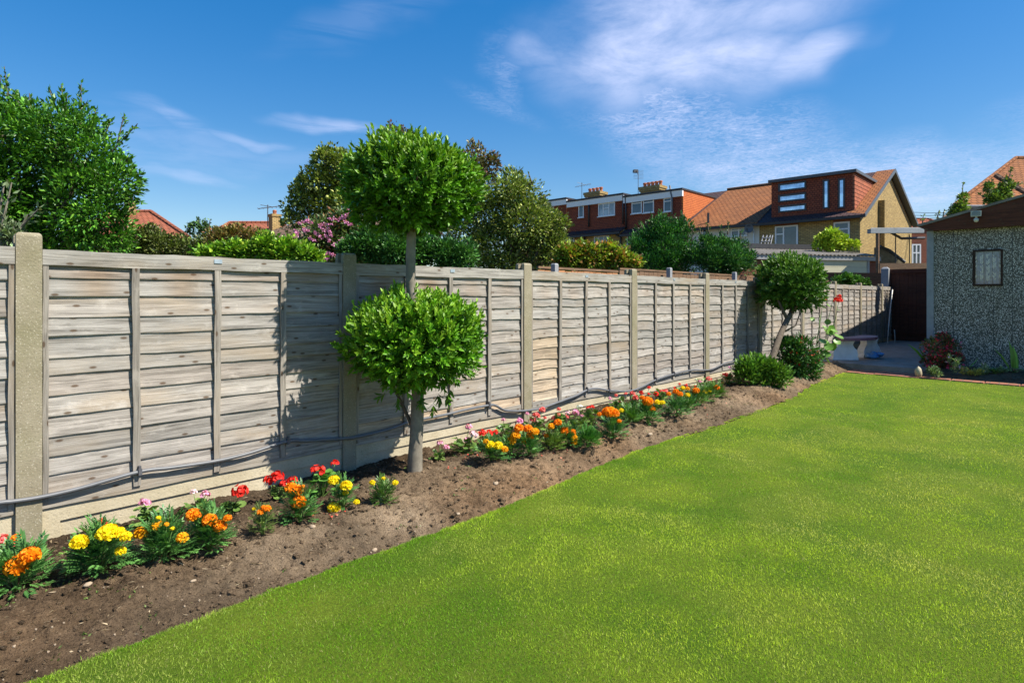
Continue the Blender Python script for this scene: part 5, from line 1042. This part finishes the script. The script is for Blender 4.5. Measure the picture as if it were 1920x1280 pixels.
# grey paling fence and dark walls behind
def strip(name, label, cat, px0, px1, py0, py1, Ya, Yb, m, th=.06, cap=None, z0=0.0):
    a = P(px0, py0, Ya); c = P(px1, py1, Yb); a[2] -= 0; b = MB(); o = np.array([a[0], a[1], 0.]); b.prism([(0, 0, z0), rel((c[0], c[1], z0), o), rel(c, o), rel(a, o)], (th * .7, th * .7, 0)); ob = b.build(name, m, loc=o); tag(ob, label, cat); return ob
strip('paling_fence', 'grey vertical board fence behind the gate top', 'fence', 1650, 1760, 493.5, 493, 20.8, 20.8, 'brown_wood')
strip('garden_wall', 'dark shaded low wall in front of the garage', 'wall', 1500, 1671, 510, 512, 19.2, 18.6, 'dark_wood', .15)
# parallel fence on the far side of the alley
V2 = 5.5; u0_, u1_ = 6.3, 19.0
for (ua, ub, m_, lb, zt) in ((6.2, 8.15, 'orange_wood', 'orange brown boarded fence section glimpsed over the long fence', 1.70), (8.2, 19.0, 'brown_wood', 'dark brown boarded fence running parallel behind the long fence', 1.745)):
    t = empty('alley_fence', (ua, V2, 0), lb, 'fence', 'fences behind the alley'); b = MB(); x = 0
    while x < ub - ua - .1: b.box(x, x + .142, 0, .018, 0, zt + random.uniform(-.012, .012)); x += .15
    b.build('boards', m_, t); b = MB(); b.box(0, ub - ua, -.01, .028, zt + .015, zt + .045); b.build('capping_rail', 'brown_wood', t)
for px_ in (1040, 1255, 1377):
    p = on_v(px_, 505, V2 - .12); b = MB(); b.box(-.038, .038, -.038, .038, 0, 1.82 if px_ > 1100 else 1.77); b.box(-.038, .038, -.038, .038, 1.82 if px_ > 1100 else 1.77, 1.835 if px_ > 1100 else 1.785, .012)
    tag(b.build('alley_post', 'grey_post_concrete', loc=(p[0], p[1], 0)), {1040: 'pale concrete post top beside the orange fence section', 1116: 'concrete post top half hidden by yellow green vine', 1255: 'concrete post top in front of the left dark evergreen bush', 1377: 'concrete post top left of the leaning topiary crown'}[px_], 'post', 'concrete posts behind the fence')

# ------------------------------------------------------------------ hipped roofs
def hip(name, label, ridge, eaves, Y, dY, m, wallm='red_brick', chim=None, g=None, zdrop=3.0):
    (r0, r1), (e0, e1) = ridge, eaves
    A = P(*e0, Y); B = P(*e1, Y); R0 = P(*r0, Y + dY); R1 = P(*r1, Y + dY); tf_ = ((e0[0] if e0[0] > 960 else e1[0]) - 960) / F; fwd = np.array([FW[0] + RT[0] * tf_, FW[1] + RT[1] * tf_, 0]) * dY * 2; Cc = B + fwd; D = A + fwd; ze = (A[2] + B[2]) / 2
    for q in (A, B, Cc, D): q[2] = ze
    R0[2] = R0[2]
    R0[2] = R1[2] = max(R0[2], R1[2]); o = np.array([A[0], A[1], 0.]); t = empty(name, o, label, 'house', g)
    b = MB(); b.add([rel(q, o) for q in (A, B, Cc, D, R0, R1)] , [(0, 1, 5, 4), (1, 2, 5), (2, 3, 4, 5), (3, 0, 4), (3, 2, 1, 0)]); rf = b.build('roof', m, t)
    b = MB(); i = .3; cen = (A + B + Cc + D) / 4; q = [cen + (k - cen) * .96 for k in (A, B, Cc, D)]; b.prism([rel((k[0], k[1], -.1), o) for k in q], (0, 0, ze + .08)); b.build('wall', wallm, t)
    if m != 'brown_roof_tile':
        b = MB()
        for u_, v_ in ((R0, R1), (R0, A), (R1, B)): b.tube([rel(u_, o) + [0, 0, .03], rel(v_, o) + [0, 0, .03]], .09, 6)
        b.build('ridge_tiles', m, t)
    return t, o, ze
t, o, ze = hip('bungalow', 'bungalow with pinkish hipped tile roof behind the big left tree', ((215, 397), (283, 397)), ((120, 446), (356, 446)), 30, 3.2, 'red_roof_tile')
def chim2(t, o, px0, px1, py0, py1, Y, m='yellow_brick', pots=1):
    a = P(px0, py1, Y); c = P(px1, py0, Y); wd = (px1 - px0) * Y / F; cx = (a + c) / 2; b = MB(); q = rel(cx, o); b.box(q[0] - wd / 2, q[0] + wd / 2, q[1] - wd / 2, q[1] + wd / 2, a[2] - .8, c[2] - .15); b.box(q[0] - wd * .58, q[0] + wd * .58, q[1] - wd * .58, q[1] + wd * .58, c[2] - .15, c[2]); ch = b.build('chimney', m, t)
    for k in range(pots): b = MB(); b.lathe([(.10, 0), (.12, .22), (.09, .25)], (q[0] + (k - (pots - 1) / 2) * .35, q[1], c[2]), 10); b.build('chimney_pot', 'terracotta', ch)
chim2(t, o, 237, 252, 379, 403, 33, 'yellow_brick')
t, o, ze = hip('bungalow', 'distant bungalow with orange red hipped roof left of the apple tree', ((430, 418), (520, 418)), ((392, 440), (575, 440)), 34, 3, 'red_roof_tile'); chim2(t, o, 507, 523, 402, 424, 35, 'yellow_brick')
antenna('thin tv aerial on the distant bungalow chimney', 502, 384, 412, 0, Yd=35, r=.03)
hip('low_outbuilding', 'low outbuilding with weathered brown tile roof behind the pink buddleia', ((598, 402), (690, 402)), ((470, 446), (800, 446)), 20, 2.2, 'brown_roof_tile')
t, o, ze = hip('hipped_house', 'house with large orange tiled hipped roof behind the shed', ((1905, 297), (2100, 297)), ((1789, 386), (2250, 386)), 26, 4.2, 'roof_tile')
a = P(1867, 329, 27.3); c = P(1935, 368, 25.9); b = MB(); b.tube([rel(a, o), rel(c, o)], .12, 6); b.build('ridge_tiles', 'brown_roof_tile', t); b = MB(); b.tube([rel(P(1786, 388, 25.8), o), rel(P(2000, 388, 25.8), o)], .09, 6); b.build('gutter', 'grey_pipe', t)
t, o, ze = hip('side_extension', 'low roof of a side extension seen just above the left shed eave', ((1789, 388), (1850, 388)), ((1755, 418), (1880, 418)), 24, 2.0, 'brown_roof_tile')
hip('far_house', 'far red brick house with white window seen under the carport', ((1706, 411), (1740, 411)), ((1690, 426), (1790, 426)), 48, 3, 'red_roof_tile')
q0 = P(1717, 480, 47.8); t = empty('far_window', q0, 'white framed bay window of the far house beyond the carport', 'window'); b = MB(); wd = 17 * 47.8 / F; b.v = []; r3 = np.array([RT[0], RT[1], 0]); f3 = np.array([FW[0], FW[1], 0])
def fbox(b, x0, x1, z0, z1, d0, d1): b.prism([r3 * x0 + f3 * d0 + [0, 0, z0], r3 * x1 + f3 * d0 + [0, 0, z0], r3 * x1 + f3 * d0 + [0, 0, z1], r3 * x0 + f3 * d0 + [0, 0, z1]], f3 * (d1 - d0))
for x0, x1, z0, z1 in ((-.36, -.26, -.7, .95), (.26, .36, -.7, .95), (-.26, .26, .85, .95), (-.05, .05, -.7, .85), (-.26, -.05, .2, .3), (.05, .26, .2, .3)): fbox(b, x0, x1, z0, z1, -.1, .0)
b.build('frame', 'white_paint', t); b = MB(); fbox(b, -.26, .26, -.7, .85, -.04, -.02); b.build('pane', 'window_glass', t)
# overhead wires
b = MB()
for k, (ya, yb) in enumerate(((397, 401), (403, 405), (408, 410), (413, 414))): b.tube([P(1690, ya, 40), P(1740, (ya + yb) / 2 + .4, 38), P(1800, yb - 2, 36)], .018, 4)
tag(b.build('overhead_wires', 'grey_fascia'), 'four thin overhead wires crossing the sky between gable and shed', 'wires')

# ------------------------------------------------------------------ trees beyond the fence
GT = 'trees beyond the fence'
tree('broadleaf_tree', 'large dense bright green tree filling the left edge behind the fence', 'tree', 60, [(10, 255, 85), (110, 260, 75), (60, 330, 110), (165, 300, 62), (165, 380, 85), (60, 430, 100), (205, 345, 46), (190, 430, 58), (-60, 330, 130), (-70, 430, 120), (120, 470, 70), (225, 315, 22), (228, 450, 24), (10, 470, 70), (40, 225, 35), (150, 250, 30)], 9.5, 1150, 42, .062, .022, (.03, .115, .010), (.085, .235, .018), (.17, .36, .035), .16, 1.6, trunkr=.16, group=GT, clump=.20,
     sprigs=[(20, 220, 8, 125, 34), (60, 230, 55, 175, 34), (122, 225, 115, 160, 34), (152, 220, 152, 158, 40), (170, 250, 180, 205, 26), (205, 290, 258, 232, 40), (220, 270, 232, 218, 26), (235, 330, 268, 325, 24), (90, 240, 82, 190, 30), (225, 370, 262, 378, 20), (-5, 230, 2, 140, 30), (40, 240, 30, 170, 24)])
tree('twiggy_shrub', 'sparse twiggy grey green shrub behind the first post at the left edge', 'shrub', 20, [(8, 440, 10), (25, 448, 9)], 4.3, 14, 8, .04, .012, (.12, .18, .08), (.22, .28, .14), group=GT, clump=.05, bark_='pale_bark', trunkr=.008, sprigs=[(5, 460, 72, 392, 30), (10, 465, 30, 415, 18), (20, 462, 52, 402, 22), (0, 440, 22, 342, 20), (-5, 420, 8, 345, 20), (3, 466, 5, 400, 14)])
tree('hedge_shrub', 'brownish green hedge with upright sprigs in front of the bungalow roof', 'shrub', 290, [(262, 455, 26), (300, 462, 24), (335, 464, 22), (245, 470, 24), (365, 470, 16), (282, 440, 16), (390, 462, 14)], 11, 260, 30, .05, .018, (.06, .10, .02), (.15, .17, .05), (.20, .28, .05), .15, 1.2, group=GT, clump=.13, trunkr=.05, sprigs=[(282, 445, 278, 420, 26), (275, 445, 270, 425, 18), (292, 445, 290, 423, 20), (302, 450, 302, 424, 20), (250, 440, 258, 425, 14)])
tree('sapling', 'thin dark sapling poking up between the two bungalow roofs', 'tree', 375, [(362, 430, 9), (376, 424, 10), (392, 430, 9), (372, 445, 14)], 13, 40, 14, .05, .018, (.05, .12, .03), (.10, .20, .05), group=GT, clump=.09, trunkr=.03, sprigs=[(374, 440, 371, 408, 20), (390, 440, 394, 412, 16), (358, 440, 352, 420, 14)])
tree('rust_shrub', 'olive and rust coloured shrub in front of the distant red roof', 'shrub', 440, [(410, 450, 20), (440, 442, 20), (470, 448, 18), (425, 462, 20), (495, 452, 14)], 10, 200, 28, .045, .017, (.10, .12, .02), (.22, .16, .05), (.30, .13, .05), .12, 1.2, group=GT, clump=.12, trunkr=.04)
tree('lime_shrub', 'lime green shrub just above the fence left of the buddleia', 'shrub', 455, [(385, 478, 10), (412, 476, 13), (440, 470, 15), (470, 474, 14), (500, 464, 20), (538, 470, 17), (570, 476, 15), (520, 480, 18), (590, 484, 10)], 7.2, 250, 30, .045, .020, (.08, .21, .013), (.22, .38, .03), (.36, .48, .05), .15, 1.2, group=GT, clump=.10, trunkr=.04)
t, o, _ = tree('buddleia', 'buddleia bush with pink flower spikes above the fence', 'bush', 612, [(600, 440, 26), (625, 430, 26), (645, 420, 24), (620, 465, 28), (595, 465, 18), (645, 465, 26), (655, 440, 20)], 8.4, 240, 24, .06, .016, (.05, .11, .03), (.14, .19, .06), (.35, .16, .07), .10, 1.2, group=GT, clump=.13, trunkr=.04)
for (x, y, dx, dy) in ((568, 417, 9, -2), (580, 415, 6, 3), (612, 420, 12, 0), (626, 411, 10, 2), (643, 407, 8, -3), (650, 400, 3, -8), (597, 441, 8, 6), (586, 449, 7, 3), (573, 431, 6, 2), (618, 434, 4, 9), (614, 447, 4, 8), (630, 460, 8, 3), (645, 463, 8, 2), (612, 475, 8, -1), (609, 485, 7, 1), (652, 418, 8, 4), (625, 478, 6, 2), (556, 436, 4, 6), (638, 452, 5, -6), (604, 428, 6, 6)):
    n = 60; f = RNG.uniform(-1, 1, n)[:, None]; c = rel(P(x, y, 8.0), o); ax = rel(P(x + dx, y + dy, 8.0), P(x, y, 8.0)); pos = c + ax * f + rnd_dir(n) * .022 * (1.2 - np.abs(f)); leaves('flower_spike', pos, rnd_dir(n), rnd_dir(n), .022, .018, palette(n, (.62, .20, .45), (.80, .42, .66), .1), 'petal', 'petal', t)
t, o, cs_ = tree('apple_tree', 'olive green apple tree with small pale apples left of the upper topiary ball', 'tree', 610, [(612, 300, 20), (640, 312, 26), (592, 340, 24), (628, 345, 30), (572, 376, 20), (552, 396, 17), (606, 385, 26), (650, 385, 30), (566, 350, 12), (546, 418, 14), (585, 412, 14)], 10.5, 340, 22, .052, .024, (.07, .12, .018), (.24, .30, .06), (.33, .34, .10), .15, 1.4, group=GT, clump=.15, trunkr=.11, sprigs=[(590, 310, 603, 278, 20), (560, 340, 566, 320, 16), (548, 360, 540, 350, 12), (640, 290, 648, 285, 12), (545, 400, 531, 395, 14)])
for k in range(34):
    c, R = cs_[random.randrange(len(cs_))]; p = c + rnd_dir(1)[0] * R * .95 - np.array([FW[0], FW[1], 0]) * R * .3; b = MB(); b.blob((0, 0, 0), .034, k, .05, 10); a_ = b.build('apple', 'apple_skin', t, smooth=True); a_.location = [float(x) for x in rel(p, o)]
tree('laurel_hedge', 'dark green small leaved hedge behind the topiary trunk', 'hedge', 760, [(665, 470, 26), (700, 462, 28), (740, 470, 30), (790, 468, 28), (830, 476, 26), (865, 480, 24), (720, 484, 26), (690, 440, 18), (850, 490, 18), (770, 484, 24)], 7.6, 560, 34, .042, .015, (.03, .10, .02), (.07, .19, .035), (.12, .26, .06), .12, 1.2, group=GT, clump=.11, trunkr=.04, crown='foliage')
tree('purple_leaf_tree', 'sparse tree with brownish leaves showing around the upper topiary ball', 'tree', 840, [(735, 255, 20), (890, 300, 28), (915, 310, 20), (905, 345, 26), (760, 262, 16), (890, 330, 30), (800, 320, 46), (840, 350, 46), (770, 330, 40), (820, 410, 40), (750, 290, 26)], 13, 420, 20, .06, .026, (.10, .11, .03), (.16, .15, .06), (.20, .09, .06), .25, 1.2, group=GT, clump=.16, trunkr=.10, sprigs=[(900, 300, 905, 272, 14), (925, 310, 934, 285, 12), (735, 250, 745, 240, 10)])
tree('olive_tree', 'broad olive green tree with bare twig tips right of the topiary', 'tree', 960, [(900, 492, 28), (950, 500, 28), (900, 380, 30), (955, 355, 30), (985, 375, 34), (925, 400, 46), (985, 420, 48), (1020, 430, 36), (930, 460, 48), (990, 470, 42), (1035, 460, 28), (880, 440, 34), (1045, 485, 18), (875, 480, 24), (960, 335, 16), (1040, 415, 16)], 11, 950, 28, .05, .018, (.06, .105, .013), (.22, .29, .05), (.36, .38, .12), .2, 1.5, group=GT, clump=.20, trunkr=.12,
     sprigs=[(960, 340, 978, 316, 12), (985, 350, 1000, 340, 14), (950, 340, 944, 318, 10), (1030, 420, 1062, 405, 16), (1040, 430, 1072, 422, 14), (1000, 350, 990, 322, 6), (1015, 400, 1012, 375, 10), (1000, 460, 960, 495, 4), (985, 380, 1018, 362, 14)])
tree('yellow_green_vine', 'yellow green vine with rusty leaves spilling over the far fence', 'vine', 1115, [(1065, 478, 18), (1090, 474, 18), (1115, 480, 20), (1145, 478, 20), (1165, 486, 18), (1185, 494, 12), (1100, 492, 16), (1135, 494, 16), (1060, 494, 14)], 10.6, 330, 24, .055, .028, (.14, .24, .02), (.30, .36, .04), (.38, .18, .05), .22, 1.0, group=GT, clump=.12, trunkr=.03, crown='foliage', sprigs=[(1180, 490, 1202, 490, 14), (1165, 470, 1172, 462, 12), (1125, 465, 1122, 452, 12), (1085, 465, 1080, 455, 10)])
tree('evergreen_bush', 'dark evergreen bush in front of the dormer house, left of the pair', 'bush', 1240, [(1214, 446, 22), (1240, 428, 20), (1264, 440, 22), (1283, 428, 15), (1204, 472, 24), (1245, 468, 34), (1284, 470, 26), (1220, 495, 26), (1270, 498, 28), (1194, 458, 13)], 13.5, 540, 34, .055, .014, (.018, .085, .018), (.05, .17, .03), (.10, .28, .05), .14, 1.3, group=GT, clump=.15, trunkr=.08, up=.9, sprigs=[(1240, 415, 1238, 393, 24), (1225, 420, 1222, 402, 20), (1282, 420, 1279, 397, 24), (1262, 420, 1264, 403, 16), (1205, 430, 1200, 416, 18), (1300, 440, 1296, 418, 18)])
tree('evergreen_bush', 'dark evergreen bush with several pointed tops in front of the white rendered house', 'bush', 1350, [(1326, 458, 15), (1356, 460, 16), (1382, 466, 16), (1335, 484, 26), (1372, 487, 26), (1393, 496, 18), (1310, 484, 18), (1350, 502, 24), (1402, 482, 11)], 13.2, 400, 34, .055, .014, (.018, .08, .018), (.05, .16, .03), (.12, .27, .06), .16, 1.3, group=GT, clump=.14, trunkr=.08, up=.9, sprigs=[(1330, 440, 1326, 420, 20), (1364, 440, 1366, 417, 20), (1352, 440, 1350, 423, 14), (1388, 450, 1389, 432, 16), (1315, 450, 1312, 428, 16), (1402, 470, 1404, 452, 14)])
tree('golden_bush', 'golden green bush below the right window of the corner house', 'bush', 1560, [(1545, 450, 12), (1562, 446, 14), (1575, 455, 12), (1555, 458, 12), (1598, 461, 8), (1536, 460, 8)], 24, 130, 24, .10, .05, (.20, .34, .02), (.42, .52, .05), (.5, .58, .08), .2, 1.0, group=GT, clump=.16, trunkr=.05, crown='foliage')
tree('ground_shrub', 'low green shrub in the dark gap behind the last fence panels', 'shrub', 1595, [(1572, 526, 6), (1590, 524, 8), (1605, 527, 7), (1620, 532, 5)], 17.5, 60, 22, .07, .035, (.05, .14, .02), (.12, .26, .05), None, 0, 1.0, group=GT, clump=.10, trunkr=.02, crown='foliage')
tree('young_birch', 'slender young tree rising left of the shed gable against the sky', 'tree', 1802, [(1803, 385, 9), (1800, 398, 14), (1790, 402, 9), (1806, 370, 6)], 15, 90, 18, .05, .022, (.10, .19, .02), (.22, .30, .05), group=GT, clump=.08, trunkr=.03, sprigs=[(1802, 390, 1806, 343, 46), (1768, 408, 1771, 392, 10), (1780, 400, 1783, 385, 10), (1730, 418, 1731, 404, 14), (1757, 410, 1761, 394, 12)])
tree('leafy_sapling', 'bushy leafy sapling in front of the orange hipped roof above the shed', 'tree', 1872, [(1862, 372, 13), (1878, 365, 14), (1888, 348, 9), (1870, 380, 14), (1855, 352, 7)], 15.5, 120, 18, .055, .028, (.08, .15, .02), (.18, .26, .05), group=GT, clump=.09, trunkr=.03, sprigs=[(1885, 350, 1898, 315, 26), (1888, 360, 1906, 345, 16), (1858, 360, 1860, 336, 20), (1878, 370, 1888, 325, 20), (1845, 370, 1836, 364, 6), (1900, 350, 1918, 342, 8)])
